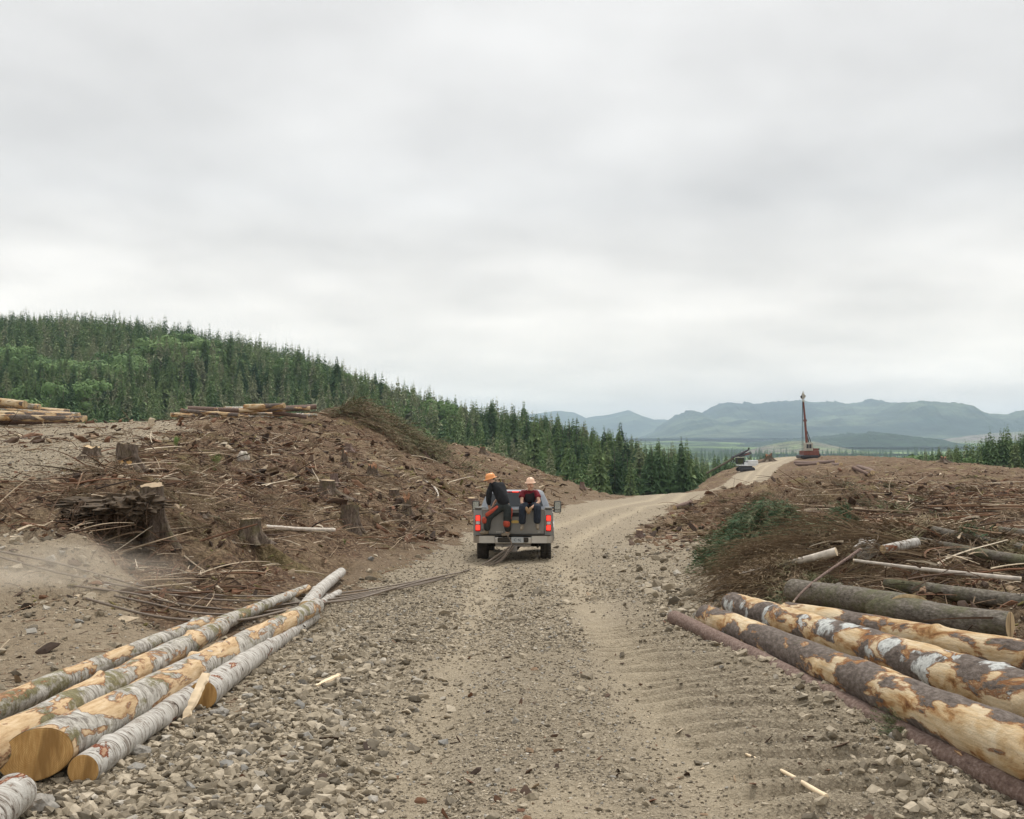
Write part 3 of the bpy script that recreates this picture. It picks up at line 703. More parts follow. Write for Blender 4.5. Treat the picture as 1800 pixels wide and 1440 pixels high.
parts = [place_chunks(48000, -150, 1950, 7, 50, .025, .20, k_slash, t_clod, .7),
         place_chunks(24000, -150, 1950, 30, 300, .07, .42, k_slash, t_clod, .8),
         place_chunks(1500, -60, 1850, 5, 30, .02, .09, lambda x, y: .5+0*x, t_clod, .35)]
V, Fc, T_ = join(parts)
tag(link('bark_and_clods', np_mesh('bark_and_clods', V, Fc, False, {'tint': T_}), M_stick), kind='stuff')

def t_moss(n, x, y): return rng.random(n)
parts = [place_chunks(9000, -150, 1950, 11, 60, .04, .14, lambda x, y: k_slash(x, y)*(vn(x*.7, y*.7, 151) > .62), t_moss, .55),
         place_chunks(3000, -150, 1950, 40, 200, .15, .5, lambda x, y: k_slash(x, y)*(vn(x*.3, y*.3, 152) > .6), t_moss, .5)]
V, Fc, T_ = join(parts)
M_moss = tint_mat('moss_and_dead_grass', [(0, (.10, .085, .03)), (.5, (.24, .195, .085)), (.8, (.36, .30, .15)), (1, (.16, .16, .05))], .95, .1, 45, .6)
tag(link('moss_clumps', np_mesh('moss_clumps', V, Fc, True, {'tint': T_}), M_moss), kind='stuff')

# ---------------------------------------------------------------- slash: swept branches with needles
def strands(P0, D, L, droop, r, seg=6, needle=.07, nn=8, tint=None, wig=.06):
    n = len(P0); t = np.linspace(0, 1, seg+1)
    D = D/np.linalg.norm(D, axis=1, keepdims=True)
    side = np.cross(D, [0, 0, 1]); side /= np.linalg.norm(side, axis=1, keepdims=True)+1e-9
    ph = rng.uniform(0, 6.28, n); amp = rng.normal(0, wig, n)*L
    def pt(tt):
        q = P0[:, None]+D[:, None]*(L[:, None]*tt)[..., None]; q = q+side[:, None]*(amp[:, None]*np.sin(tt*4+ph[:, None]))[..., None]
        q[..., 2] -= (droop*L)[:, None]*tt**2; return q
    P = pt(np.broadcast_to(t, (n, seg+1))); up = np.cross(side, D)
    V = []; rad = r[:, None]*np.interp(t, [0, 1], [1, .3])[None]
    for a in range(3):
        an = 2*math.pi*a/3; V.append(P+(side[:, None]*math.cos(an)+up[:, None]*math.sin(an))*rad[..., None])
    V = np.stack(V, 2).reshape(n, -1, 3)          # (n,(seg+1)*3,3)
    Fq = np.array([[i*3+a, i*3+(a+1) % 3, (i+1)*3+(a+1) % 3, (i+1)*3+a] for i in range(seg) for a in range(3)])
    m = (seg+1)*3; Fq = (Fq[None]+(np.arange(n)*m)[:, None, None]).reshape(-1, 4)
    V1 = V.reshape(-1, 3); tt_ = np.repeat(tint*0+rng.uniform(.1, .45, n), m)
    if nn == 0: return V1, [Fq], tt_
    tn = rng.uniform(.15, 1, (n, nn)); A = pt(tn); B = pt(np.minimum(tn+needle*.28/L[:, None], 1.05))
    ang = rng.uniform(0, 6.28, (n, nn)); lat = side[:, None]*np.cos(ang)[..., None]+up[:, None]*np.sin(ang)[..., None]*.7
    tip = B+(lat*.75+D[:, None]*.8)*(needle*rng.uniform(.6, 1.5, (n, nn)))[..., None]; tip[..., 2] -= needle*.25
    V2 = np.stack([A, B, tip], 2).reshape(-1, 3); F2 = np.arange(len(V2)).reshape(-1, 3)
    t2 = np.repeat(tint, nn*3)
    return np.concatenate([V1, V2]), [Fq, F2+len(V1)], np.concatenate([tt_, t2])
def slash(n, cx, cy, rx, ry, hgt, az, azs, lmin, lmax, tints, droop=.35, r=.004, needle=.08, nn=10, el_=(.1, .2)):
    K = max(2, n//26); kb = rng.integers(0, K, n); ku = rng.normal(0, .5, K); kv = rng.normal(0, .5, K); ka = rng.normal(0, azs*1.3, K); kt = rng.choice(tints, K); ke = rng.normal(0, el_[1], K)
    u = ku[kb]+rng.normal(0, .09, n); v = kv[kb]+rng.normal(0, .09, n); x = cx+u*rx; y = cy+v*ry
    z = H(x, y)+hgt*(rng.random(K)[kb]*.8+.2*rng.random(n))*np.exp(-(u*u+v*v))+.03
    a = az+ka[kb]+rng.normal(0, .22, n); e_ = el_[0]+ke[kb]+rng.normal(0, .12, n)
    D = np.stack([np.cos(a)*np.cos(e_), np.sin(a)*np.cos(e_), np.sin(e_)], 1)
    L = rng.uniform(lmin, lmax, n); rr = r*rng.uniform(.6, 2.0, n)*L
    t = kt[kb]+rng.normal(0, .05, n)
    return strands(np.stack([x, y, z], 1), D, L, np.full(n, droop)*rng.uniform(.4, 1.4, n), rr, 6, needle, nn, np.clip(t, 0, 1))
PI = math.pi
BR = [.15, .25, .35, .45, .5]; OL = [.35, .5, .55, .65]; GR = [.7, .8, .84, .9]
def stuff_slash(name, parts, label=None):
    V, Fc, T_ = join(parts); tag(link(name, np_mesh(name, V, Fc, False, {'tint': T_}), M_needle), kind='stuff')
def S_(px, py, *a, **k):
    p = hit(px, py); return (p.x, p.y)
c1 = hit(1340, 1005); c2 = hit(1540, 1000); c3 = hit(1360, 938); c4 = hit(1265, 985); c5 = hit(1450, 975); c6 = hit(1420, 880); c7 = hit(1660, 1010); c8 = hit(1400, 1030); c9 = hit(1290, 905); c10 = hit(1500, 935); c12 = hit(1340, 958); c11 = hit(1625, 1290)
stuff_slash('slash_pile', [
    slash(850, c1.x+.35, c1.y, 1.3, .8, .4, PI+.25, .35, .4, 1.15, BR+BR+OL[:1], .35, nn=6, needle=.05),
    slash(480, c2.x, c2.y, 1.9, .8, .35, PI+.3, .7, .4, 1.5, BR, .3, nn=5, needle=.05),
    slash(1500, c3.x, c3.y, 1.1, 1.0, .6, PI+.6, .4, .3, .8, GR, .5, needle=.09, nn=16),
    slash(800, c12.x, c12.y, .8, .5, .45, PI+.5, .4, .3, .8, GR+[.66], .5, needle=.08, nn=14),
    slash(420, c10.x, c10.y, .35, .4, .55, PI-.6, .5, .3, .8, GR, .8, needle=.09, nn=16),
    slash(420, c4.x+.25, c4.y, .4, .5, .35, PI+.7, .3, .3, .7, GR+OL, .5, needle=.08, nn=12),
    slash(320, c5.x, c5.y, 1.5, 1.1, .4, PI+.2, .7, .4, 1.3, OL[:1]+BR, .35, nn=4, needle=.05),
    slash(500, c6.x, c6.y, 1.6, 1.3, .6, -1.2, .9, .4, 1.5, OL+BR+BR+[.8], .5, needle=.09, nn=8),
    slash(260, c7.x, c7.y, 2.0, 1.0, .3, PI-.3, .9, .5, 1.6, BR, .3, nn=3, needle=.05),
    slash(350, c8.x, c8.y, .55, .4, .35, PI+.9, .35, .4, 1.0, OL+[.66], .35, nn=11),
    slash(260, c11.x, c11.y, .22, .12, .04, PI-.6, .9, .1, .3, GR, .3, r=.003, needle=.03, nn=12),
    slash(450, c9.x, c9.y, 2.2, 1.3, .35, PI+.6, 1.2, .4, 1.3, BR, .3, nn=4)])
l1 = hit(640, 735, y0=50); l2 = hit(700, 760, y0=50)
stuff_slash('slash_pile', [
    slash(1300, -8.2, 59, 2.8, 2.2, .45, -.2, .6, .6, 1.9, [.55, .6, .64, .68, .35], .35, r=.006, needle=.18, nn=10),
    slash(800, -5.6, 60, 2.2, 2.0, .4, -.3, .5, .6, 2.0, [.55, .62, .66, .74], .4, r=.006, needle=.18, nn=10)])
bits = []
for i in range(46):
    px, py = rng.uniform(1250, 1800), rng.uniform(830, 980)
    p = hit(px, py); s = p.y/30
    bits.append(slash(60, p.x, p.y, .5*s+.3, .5, .2, rng.uniform(0, 6.28), .8, .3, .9*s+.3, BR+OL+[.8], .4, r=.005, needle=.08+.002*p.y, nn=7))
for i in range(60):
    px = rng.uniform(120, 800); py = rng.uniform(760 + (px-120)*.05, 940)
    p = hit(px, py); s = p.y/30
    bits.append(slash(45, p.x, p.y, .4*s+.2, .4, .25, rng.uniform(0, 6.28), 1.2, .3, .9*s+.2, BR if rng.random() < .75 else OL, .3, r=.006, needle=.07, nn=4))
stuff_slash('brush_litter', bits)
# bare curved twigs and roots lying all over the clear-cut
def twigs(n, px0, px1, y0, y1, lmin, lmax, r, keep=k_slash, hz_=.12, pw=2):
    x, y = scatter(n, px0, px1, y0, y1, pw); k = keep(x, y)*(.5+.9*fbm(x*.9+5, y*.9, 3, 131)) > rng.random(n)*.7; x, y = x[k], y[k]; n = len(x)
    a = rng.uniform(0, 6.28, n); e_ = np.abs(rng.normal(.12, .28, n)); D = np.stack([np.cos(a)*np.cos(e_), np.sin(a)*np.cos(e_), np.sin(e_)], 1)
    L = lmin*(lmax/lmin)**rng.random(n); z = H(x, y)+rng.random(n)*hz_
    V, Fc, T_ = strands(np.stack([x, y, z], 1), D, L, rng.uniform(.0, .3, n), r*rng.uniform(.5, 1.8, n)*(1+y/60), 7, .05, 0, np.zeros(n), .06)
    tt = t_mix(n, x, y); return V, Fc, np.repeat(tt, len(V)//n)
V, Fc, T_ = join([twigs(16000, -100, 900, 13, 55, .15, .9, .006), twigs(9000, 1150, 1900, 10, 60, .15, .9, .006), twigs(7000, -100, 1900, 30, 140, .4, 1.8, .008),
                  twigs(800, 1230, 1750, 11, 24, .3, 1.2, .010, hz_=.4), twigs(1300, -50, 850, 16, 60, .4, 1.5, .012, hz_=.15)])
tag(link('dead_twigs', np_mesh('dead_twigs', V, Fc, False, {'tint': T_}), M_stick), kind='stuff')

# ---------------------------------------------------------------- trees
def conifer_v(nw, nb, det, seed, rad=.13):
    g = np.random.default_rng(seed); Vs = []
    lean = g.normal(0, .01, 2)
    for w in range(nw):
        u = (w+g.uniform(-.4, .4))/nw; z = .06+.94*u
        z = min(z, .995); r0 = rad*1.25*((1-z)**.95+.01)*g.uniform(.75, 1.2)
        if z < .3: r0 *= .75+.8*(z-.1)
        n = nb if z < .9 else max(3, nb-3)
        a0 = g.uniform(0, 6.28)
        for b in range(n):
            a = a0+2*math.pi*b/n+g.normal(0, .2); r = r0*g.uniform(.65, 1.2)
            d = np.array([math.cos(a), math.sin(a), 0]); s = np.array([-d[1], d[0], 0]); B = np.array([lean[0]*z, lean[1]*z, z+g.normal(0, .35/nw)])
            tip = B+d*r+np.array([0, 0, -r*g.uniform(.1, .75)]); mid = B+d*r*.55+np.array([0, 0, r*.02])
            w_ = r*g.uniform(.16, .34)
            Vs += [B, mid+s*w_-[0, 0, r*.12], tip, B, tip, mid-s*w_-[0, 0, r*.12]]
            if det > 0:
                hg = r*g.uniform(.2, .42)
                Vs += [B+d*r*.2, mid+d*r*.1, mid-d*r*.05-[0, 0, hg]]
            if det > 1:
                Vs += [mid, tip, mid+d*r*.25-[0, 0, hg*.9], mid+s*w_, mid+s*w_+d*r*.3-[0, 0, .05*r], mid+s*w_*1.1+d*r*.1-[0, 0, hg*.8],
                       mid-s*w_, mid-s*w_+d*r*.3-[0, 0, .05*r], mid-s*w_*1.1+d*r*.1-[0, 0, hg*.8]]
    V = np.array(Vs); return V, np.arange(len(V)).reshape(-1, 3)
def leaf_v(n, seed, sz=.8):
    g = np.random.default_rng(seed); Vs = []
    lobes = [(np.array([g.normal(0, .13), g.normal(0, .13), g.uniform(.42, .84)]), g.uniform(.11, .2)) for _ in range(11)]
    for i in range(n):
        c, r = lobes[g.integers(len(lobes))]; d = g.normal(size=3); d /= np.linalg.norm(d); d[2] = abs(d[2])*.9-.15
        p = c+d*r*g.uniform(.8, 1.12); a = np.cross(d, g.normal(size=3)); a /= np.linalg.norm(a); b = np.cross(d, a)
        s = g.uniform(.018, .042)*sz; Vs += [p+a*s, p-a*s*.6+b*s, p-a*s*.5-b*s*.9+d*s*.4]
    V = np.array(Vs); return V, np.arange(len(V)).reshape(-1, 3)
CV2 = [conifer_v(46, 10, 2, 100+k, .165+.018*(k % 4)) for k in range(8)]
CV1 = [conifer_v(34, 8, 1, 200+k, .16+.018*(k % 4)) for k in range(8)]
CV0 = [conifer_v(21, 6, 1, 300+k, .15+.014*(k % 4)) for k in range(6)]
LV = [leaf_v(1500, 400+k) for k in range(6)]
# crest of the near ground for each bearing, to know which trees the photograph can show
_pc = np.arange(-300, 2300, 10.0); _yy = np.geomspace(20, 300, 160)
_PP, _QQ = np.meshgrid(_pc, _yy, indexing='ij'); _X = (_PP-900)/F*_QQ
_crest = (790-(H(_X.ravel(), _QQ.ravel()).reshape(_X.shape)-CAMZ)/_QQ*F)
_crest = np.where((base(_X.ravel(), _QQ.ravel()).reshape(_X.shape) > -9), _crest, 2000).min(1)
def tree_spots():
    out = []; g = np.random.default_rng(5)
    Y = 215.0
    while Y < 960:
        st = 5.0+Y*.0022
        X = np.arange(-.66*Y, .62*Y, st); X = X+g.uniform(-.45, .45, len(X))*st; y = Y+g.uniform(-.5, .5, len(X))*st
        out.append(np.stack([X, y], 1)); Y += st
    P = np.concatenate(out); x, y = P[:, 0], P[:, 1]; z = H(x, y); px = colpx(x, y)
    left = (px < 1345)&(z < 90); right = (px > 1600)&(y > 235)&(y < 480)
    mid = (px >= 1200)&(px < 1345)
    ok = (left&((y > 330)|(z < -8)))|right
    ok &= ~((px > 1215)&(px < 1600)&(y > 420))
    ok &= g.random(len(x)) < np.where(y > 400, .97, .9)
    h = g.uniform(16, 26, len(x))*np.where(g.random(len(x)) < .12, 1.14, 1)
    sky_ = np.interp(px, [-300, 0, 150, 300, 350, 420, 520, 620, 720, 760, 850, 950, 1000, 1050, 1100, 1150, 1205, 1216, 1345, 1640, 1700, 1750, 1800, 2000],
                     [550, 548, 546, 562, 575, 580, 600, 640, 662, 680, 697, 722, 732, 747, 757, 777, 780, 797, 800, 792, 777, 760, 750, 735])+g.normal(4, 9, len(x))
    hmax = CAMZ+(790-sky_)/F*y-z; ok &= hmax > 7; h = np.where(h > hmax, np.maximum(hmax, 7), h)
    top = 790-(z+h-CAMZ)/y*F; cp = np.interp(px, _pc, _crest)
    ok &= top < cp+2
    return x[ok], y[ok], z[ok], h[ok], px[ok], top[ok], cp[ok]
tx_, ty_, tz_, thh, tpx, ttop, tcp = tree_spots()
g_ = np.random.default_rng(9)
nz_ = fbm(tx_*.02, ty_*.02, 3, 77)
isleaf = (nz_+g_.normal(0, .15, len(tx_))-.6*((tpx > 860)&(tpx < 1400))-.35*((ttop < np.interp(tpx, [-300, 0, 300, 520, 720, 850, 1050, 1200], [570, 566, 582, 618, 680, 712, 760, 790]))) > .43)
lw = np.nonzero(isleaf)[0]
vis = np.minimum(np.maximum(tcp-ttop, 0), thh/ty_*F)*thh/ty_
leafall = isleaf.copy(); lo_ = lw[np.argsort(-vis[lw])]; leafind = lo_[:295]; leafrest = lo_[295:][:1400]
con = np.nonzero(~isleaf)[0]; order = con[np.argsort(-vis[con])]
ind = order[:300]; rest = order[300:]
tint_all = np.clip(.35+.9*fbm(tx_*.03+9, ty_*.03, 3, 55)+g_.normal(0, .25, len(tx_)), 0, 1)
def tree_mesh(nm, v, f, s, tint): return np_mesh(nm, v*s, f, False, {'tint': np.full(len(v), tint)})
con_me = [tree_mesh('crown', v, f, 1, .12+.09*k) for k, (v, f) in enumerate(CV2)]
leaf_me = [tree_mesh('crown', v, f, 1, .2+.12*k) for k, (v, f) in enumerate(LV)]
for me in con_me: me.materials.append(M_conifer)
for me in leaf_me: me.materials.append(M_leaf)
def trunk_mesh(r0, top):
    b = MB(); b.tube([(0, 0, -.03), (0, 0, .3), (.002, .001, .65), (0, 0, top)], [r0, r0*.8, r0*.45, r0*.12], 7); me = bpy.data.meshes.new('trunk'); b.bm.to_mesh(me); b.bm.free(); me.materials.append(M_trunk); return me
con_tr = trunk_mesh(.011, .97); leaf_tr = trunk_mesh(.016, .7)
def put_tree(i, name, label, cat, group, me, tr):
    o = empty(name, (tx_[i], ty_[i], tz_[i]), (0, 0, g_.uniform(0, 6.28)), label, cat, group)
    o.scale = (thh[i],)*3
    if name != 'conifer_tree': o.scale = (thh[i]*1.05, thh[i]*1.05, thh[i]*.98)
    c = link('crown', me, None, o); t = link('trunk', tr, None, o)
ZONES = [(-999, 150, 'above the log deck at the left edge'), (150, 330, 'between the two log decks, beyond the gravel yard'), (330, 780, 'behind the log deck and brush on the left bank'), (780, 960, 'rising above the bank behind the pickup'),
         (960, 1100, 'where the forest edge drops behind the road bend'), (1100, 1220, 'low behind the red earth beside the road bend'), (1220, 1500, 'behind the log loader'), (1500, 1720, 'at the low end of the right-hand forest'), (1720, 9999, 'in the tall stand at the right edge')]
hmed = 21.0
def zone(i): return [z_ for z_ in ZONES if z_[0] <= tpx[i] < z_[1]][0][2]
for n_, i in enumerate(ind):
    sz = 'tall' if thh[i] > 23.5 else ('mid-height' if thh[i] > 19.5 else 'short'); z_ = zone(i)
    put_tree(i, 'conifer_tree', sz+' dark green conifer '+z_, 'conifer', sz+' conifers '+z_, con_me[int(g_.integers(8))], con_tr)
for i in leafind:
    z_ = zone(i); sz = 'large' if thh[i] > 22.5 else 'small'
    put_tree(i, 'broadleaf_tree', sz+' light green broadleaf tree '+z_, 'broadleaf tree', sz+' broadleaf trees '+z_, leaf_me[int(g_.integers(6))], leaf_tr)
near_ = rest[ty_[rest] < 520]; far_ = rest[ty_[rest] >= 520]
pieces = []
for sel, var in ((near_, CV1), (far_, CV0)):
    n = len(sel); Rm = rotz_m(g_.uniform(0, 6.28, n))*thh[sel][:, None, None]
    pieces.append(merge(var, g_.integers(0, len(var), n), Rm, np.stack([tx_[sel], ty_[sel], tz_[sel]], 1), tint_all[sel]))
# blue-dark line of woods in the valley behind the knoll
n = 900; vx = rng.uniform(1180, 1680, n); vy = rng.uniform(1700, 2900, n); X = (vx-900)/F*vy
zz = np.interp(vy, [1140, 1500, 2200, 3000], [-64, -55, -35, -12])
Rm = rotz_m(g_.uniform(0, 6.28, n))*rng.uniform(17, 30, n)[:, None, None]; Rm[:, 2, :] *= 1.0
pieces.append(merge(CV0, g_.integers(0, len(CV0), n), Rm, np.stack([X, vy, zz], 1), np.full(n, .15)))
n = len(leafrest); Rm = rotz_m(g_.uniform(0, 6.28, n))*thh[leafrest][:, None, None]*np.array([1.05, 1.05, .98])[None, :, None]
V, Fc, T_ = merge([leaf_v(620, 460+k, 1.15) for k in range(6)], g_.integers(0, 6, n), Rm, np.stack([tx_[leafrest], ty_[leafrest], tz_[leafrest]], 1), g_.random(n))
tag(link('broadleaf_woods', np_mesh('broadleaf_woods', V, Fc, False, {'tint': T_}), M_leaf), kind='stuff')
V, Fc, T_ = join(pieces); print('forest tris', sum(len(f) for f in Fc), 'trees', len(rest), 'leaf', isleaf.sum())
tag(link('forest', np_mesh('forest', V, Fc, False, {'tint': T_}), M_conifer), kind='stuff')
# ---------------------------------------------------------------- logs
def log_mesh(L, r0, r1, seed, seg=36, step=.05, bend=.012, slant0=0.0, slant1=0.0, knots=True, rough=.075):
    g = np.random.default_rng(seed); n = max(3, int(L/step)); t = np.linspace(0, 1, n+1)
    th = np.linspace(0, 2*math.pi, seg, endpoint=False); T_, A_ = np.meshgrid(t, th, indexing='ij')
    r = r0+(r1-r0)*T_; X = T_*L
    nz = fbm(X*2.2+seed*3.1, np.cos(A_)*r0*6+5*seed, 3, seed)+fbm(X*2.2-7, np.sin(A_)*r0*6+3*seed, 3, seed+1)
    r = r*(1+rough*nz)
    if knots:
        for k in range(int(L*1.1)):
            x0, a0 = g.uniform(.3, L-.2), g.uniform(0, 6.28); s = g.uniform(.03, .06)
            da = np.angle(np.exp(1j*(A_-a0))); r = r+r0*.22*np.exp(-((X-x0)/s)**2-(da*r0/s)**2)
    by = bend*L*np.sin(t*math.pi*g.uniform(.8, 1.4)+g.uniform(0, .5)); bz = -bend*.3*L*np.sin(t*math.pi)
    by = by-np.interp(t, [0, 1], [by[0], by[-1]])
    Yc = np.cos(A_)*r+by[:, None]; Zc = np.sin(A_)*r+bz[:, None]
    w0 = np.clip(1-X/(r0*3.0+1e-6), 0, 1); w1 = np.clip(1-(L-X)/(r1*3.0+1e-6), 0, 1)
    X = X+slant0*(Yc-by[:, None])*w0+slant1*(Yc-by[:, None])*w1
    V = np.stack([X, Yc, Zc], -1).reshape(-1, 3)
    i = np.arange(n)[:, None]; k = np.arange(seg)[None]
    Fq = np.stack([i*seg+k, (i+1)*seg+k, (i+1)*seg+(k+1) % seg, i*seg+(k+1) % seg], -1).reshape(-1, 4)
    return V, Fq, V[:seg], V[-seg:]
def cap(ring, name, mat, parent, sgn):
    c = ring.mean(0); seg = len(ring); V = [c+np.array([sgn*.004, 0, 0])]; Fc = []
    rs = [.35, .7, .93]; out = []
    for q in rs: out.append(c+(ring-c)*q+np.array([sgn*.004, 0, 0]))
    out.append(ring*.985+c*.015+np.array([sgn*.001, 0, 0])); out.append(ring*.985+c*.015+np.array([-sgn*.012, 0, 0]))
    V = np.concatenate([[V[0]]]+out); tri = [[0, 1+k, 1+(k+1) % seg] for k in range(seg)]
    qd = [[1+a*seg+k, 1+(a+1)*seg+k, 1+(a+1)*seg+(k+1) % seg, 1+a*seg+(k+1) % seg] for a in range(len(out)-1) for k in range(seg)]
    tri = np.array(tri); qd = np.array(qd)
    if sgn < 0: tri = tri[:, ::-1]; qd = qd[:, ::-1]
    return link(name, np_mesh(name, V-c, [tri, qd], False), mat, parent), c
_ls = [0]
def log(label, A, B, r0, r1, kind, cut=None, group=None, name='log', cat='log', ends=(True, True), **kw):
    _ls[0] += 1
    A = Vector(A); B = Vector(B); L = (B-A).length
    V, Fq, e0, e1 = log_mesh(L, r0, r1, _ls[0]*7+3, **kw)
    o = link(name, np_mesh(name, V, Fq, True), M_bark[kind] if isinstance(kind, str) else kind)
    d = (B-A).normalized(); y = Vector((0, 0, 1)).cross(d).normalized(); z = d.cross(y)
    M = Matrix((d, y, z)).transposed().to_4x4(); M.translation = A; o.matrix_world = M
    tag(o, label, cat, group)
    cut = cut or M_cut_cream
    for e, s, on in ((e0, -1, ends[0]), (e1, 1, ends[1])):
        if on:
            c_, p_ = cap(e, 'cut_end', cut, o, s); c_.location = p_
    return o
def on(px, py, r, lift=0.0): return hit(px, py, r*.9+lift)
LG = 'felled logs lying left of the road'; RG = 'felled logs lying right of the road'
# left side
log('thin grey-white log with orange scars, furthest from the road of the left-hand logs', on(-60, 1270, .095, .02), on(366, 1092, .075, .12), .1, .075, 'alder', M_cut_amber, bend=.006)
log('pinkish half-peeled log lying just beyond the thick mossy log', on(-70, 1347, .13, .12), on(388, 1102, .09, .15), .135, .095, 'alder', M_cut_cream, bend=.004)
log('thickest left-hand log, mossy bark with a wide slanted amber cut facing the camera', on(66, 1326, .15, .05), on(556, 1066, .105, .12), .156, .105, 'alder', M_cut_amber, slant0=-1.05, bend=.006)
log('white-barked log with a small round amber cut end at the lower left', on(146, 1354, .09, .0), on(440, 1150, .075, .02), .091, .078, 'birch', M_cut_amber, bend=.004)
log('white-barked log whose cut end is half hidden by a split slab', on(356, 1222, .115, .0), on(552, 1084, .08, .02), .118, .08, 'birch', M_cut_amber, bend=.012)
log('dark grey log lying low between the mossy log and the white-barked log', on(190, 1275, .09, .0), on(470, 1118, .08, .02), .09, .08, 'alder', M_cut_amber)
log('white log in the bottom left corner of the photo', on(-70, 1490, .11, .0), on(28, 1392, .10, .05), .115, .105, 'birch', M_cut_amber)
log('white log furthest up the road among the left-hand logs', on(538, 1070, .1, .12), on(600, 1006, .09, .05), .105, .09, 'birch', M_cut_cream, bend=.02)
log('pale slender log lying under the cables, bark side up', on(385, 1098, .085, .05), on(540, 1034, .07, .1), .09, .06, 'alder', M_cut_cream)
log('small grey log on the road side under the far end of the mossy log', on(470, 1118, .07, .0), on(596, 1042, .055, .02), .07, .055, 'birch', M_cut_cream)
# right side
log('thin reddish-brown pole lying nearest the road on the right', on(1186, 1086, .085, .0), on(1900, 1446, .075, .0), .095, .072, 'red', M_cut_cream, bend=.004)
log('thick half-peeled cream log next to the thin reddish pole', on(1243, 1084, .15, .02), on(1880, 1352, .17, .10), .155, .175, 'fir', M_cut_cream, bend=.005)
log('thick grey and cream log with white lichen patches', on(1288, 1064, .17, .0), on(1900, 1262, .2, .10), .165, .205, 'lichen', M_cut_cream, bend=.004)
log('cream peeled log partly hidden behind the lichen-patched log', on(1385, 1078, .14, .02), on(1900, 1178, .17, .05), .14, .17, 'fir', M_cut_cream)
log('mossy brown log emerging from under the brush pile', on(1395, 1038, .16, .05), on(1600, 1068, .15, .05), .15, .15, 'mossbark', M_cut_cream, slant1=1.2)
log('mossy dark log with a round pale cut end facing the camera', on(1568, 1072, .15, .04), on(1776, 1100, .135, .04), .155, .14, 'mossbark', M_cut_crack, slant0=1.6, slant1=-.35)
log('slim dark log highest up the slope of the right-hand logs', on(1560, 1026, .09, .02), on(1880, 1070, .1, .03), .085, .1, 'mossbark', M_cut_cream)
# small pieces by the brush
log('pale split trunk lying across the brush pile', on(1300, 1008, .02, .35), on(1470, 970, .05, .42), .012, .062, M_pale, M_splinter, name='broken_trunk', cat='broken trunk', bend=.03)
log('white birch pole behind the white stump piece', on(1552, 966, .06, .3), on(1612, 954, .06, .3), .06, .07, 'birch', M_cut_cream, bend=.002)
log('tan fallen branch curving across the brush pile', on(1395, 1058, .02, .25), on(1512, 966, .03, .45), .013, .024, M_bark['red'], M_splinter, name='fallen_branch', cat='branch', bend=.04, seg=10, knots=False)
log('long thin branch lying over the brush above the slim dark log', on(1500, 985, .02, .4), on(1795, 1018, .03, .2), .02, .03, M_stick if False else M_pale, M_splinter, name='fallen_branch', cat='branch', bend=.03, seg=10, knots=False)
log('short pale log at the edge of the road bend', on(1186, 893, .12), on(1214, 884, .12), .13, .13, 'red', M_cut_cream)
log('grey pole lying across the left bank below the stumps', on(466, 926, .04, .1), on(587, 932, .04, .12), .045, .05, M_pale, M_splinter, name='fallen_pole', cat='pole', bend=.02, seg=12)
log('forked white branch on the bare left bank', on(742, 842, .03, .1), on(770, 874, .04, .05), .03, .05, M_pale, M_splinter, name='fallen_branch', cat='branch', bend=.05, seg=10)
log('pale stick lying on the gravel near the bottom right', on(1312, 1326, .01, .01), on(1452, 1400, .014, .01), .008, .016, M_splinter, M_splinter, name='stick', cat='stick', bend=.03, seg=10, knots=False)
for k, (a, b, c_, d_, lb) in enumerate([(1640, 932, 1800, 966, 'upper dark pole on the right-hand slope'), (1600, 948, 1830, 992, 'middle dark pole on the right-hand slope'), (1750, 932, 1860, 944, 'short dark pole at the right edge of the slope')]):
    log(lb, on(a, b, .06, .05), on(c_, d_, .07, .05), .06, .08, 'mossbark', M_cut_cream, name='fallen_pole', cat='pole', seg=12, step=.3)

# split slab leaning on the cut end
def splinter(label, A, B, w, th, name='split_slab', cat='wood slab', mat=None, seed=1, parent=None):
    g = np.random.default_rng(seed); A = Vector(A); B = Vector(B); d = (B-A); L = d.length; n = 14
    s = np.linspace(0, 1, n); prof = np.interp(s, [0, .12, .4, .8, 1], [.35, .7, .9, 1.0, .8])*w*.5
    b = MB(); top, bot = [], []
    for sg in (1, -1):
        rows = []
        for i in range(n):
            j = g.normal(0, .06*w); rows.append((s[i]*L, sg*prof[i]+j, th*.5*(1-.5*abs(s[i]-.5))))
        (top if sg == 1 else bot).extend(rows)
    V = []; 
    for i in range(n):
        (x, y1, t1), (_, y2, _) = top[i], bot[i]; rz = g.normal(0, th*.15)
        V += [(x, y1, -t1), (x, y1*.8, t1+rz), (x, y2*.8, t1+rz*.5), (x, y2, -t1)]
    Fs = [(i*4+k, i*4+(k+1) % 4, (i+1)*4+(k+1) % 4, (i+1)*4+k) for i in range(n-1) for k in range(4)]+[(0, 3, 2, 1), tuple((n-1)*4+k for k in (0, 1, 2, 3))]
    b.quads(V, Fs); o = b.build(name, mat or M_splinter)
    d.normalize(); y = Vector((0, 0, 1)).cross(d).normalized(); z = d.cross(y); M = Matrix((d, y, z)).transposed().to_4x4(); M.translation = A; o.matrix_world = M
    return tag(o, label, cat)
a = hit(322, 1268, .02); q = at(362, 1184, a.y+.30)
splinter('cream split slab leaning on the end of a white-barked log', a, q, .085, .02, seed=4)
a = hit(556, 1206, .01); b2_ = hit(596, 1186, .05); splinter('pale bark slab with reddish underside on the gravel left of the road centre', a, b2_, .06, .02, 'bark_slab', 'bark slab', seed=6)
a = hit(1548, 1238, .1); b2_ = hit(1566, 1224, .25)
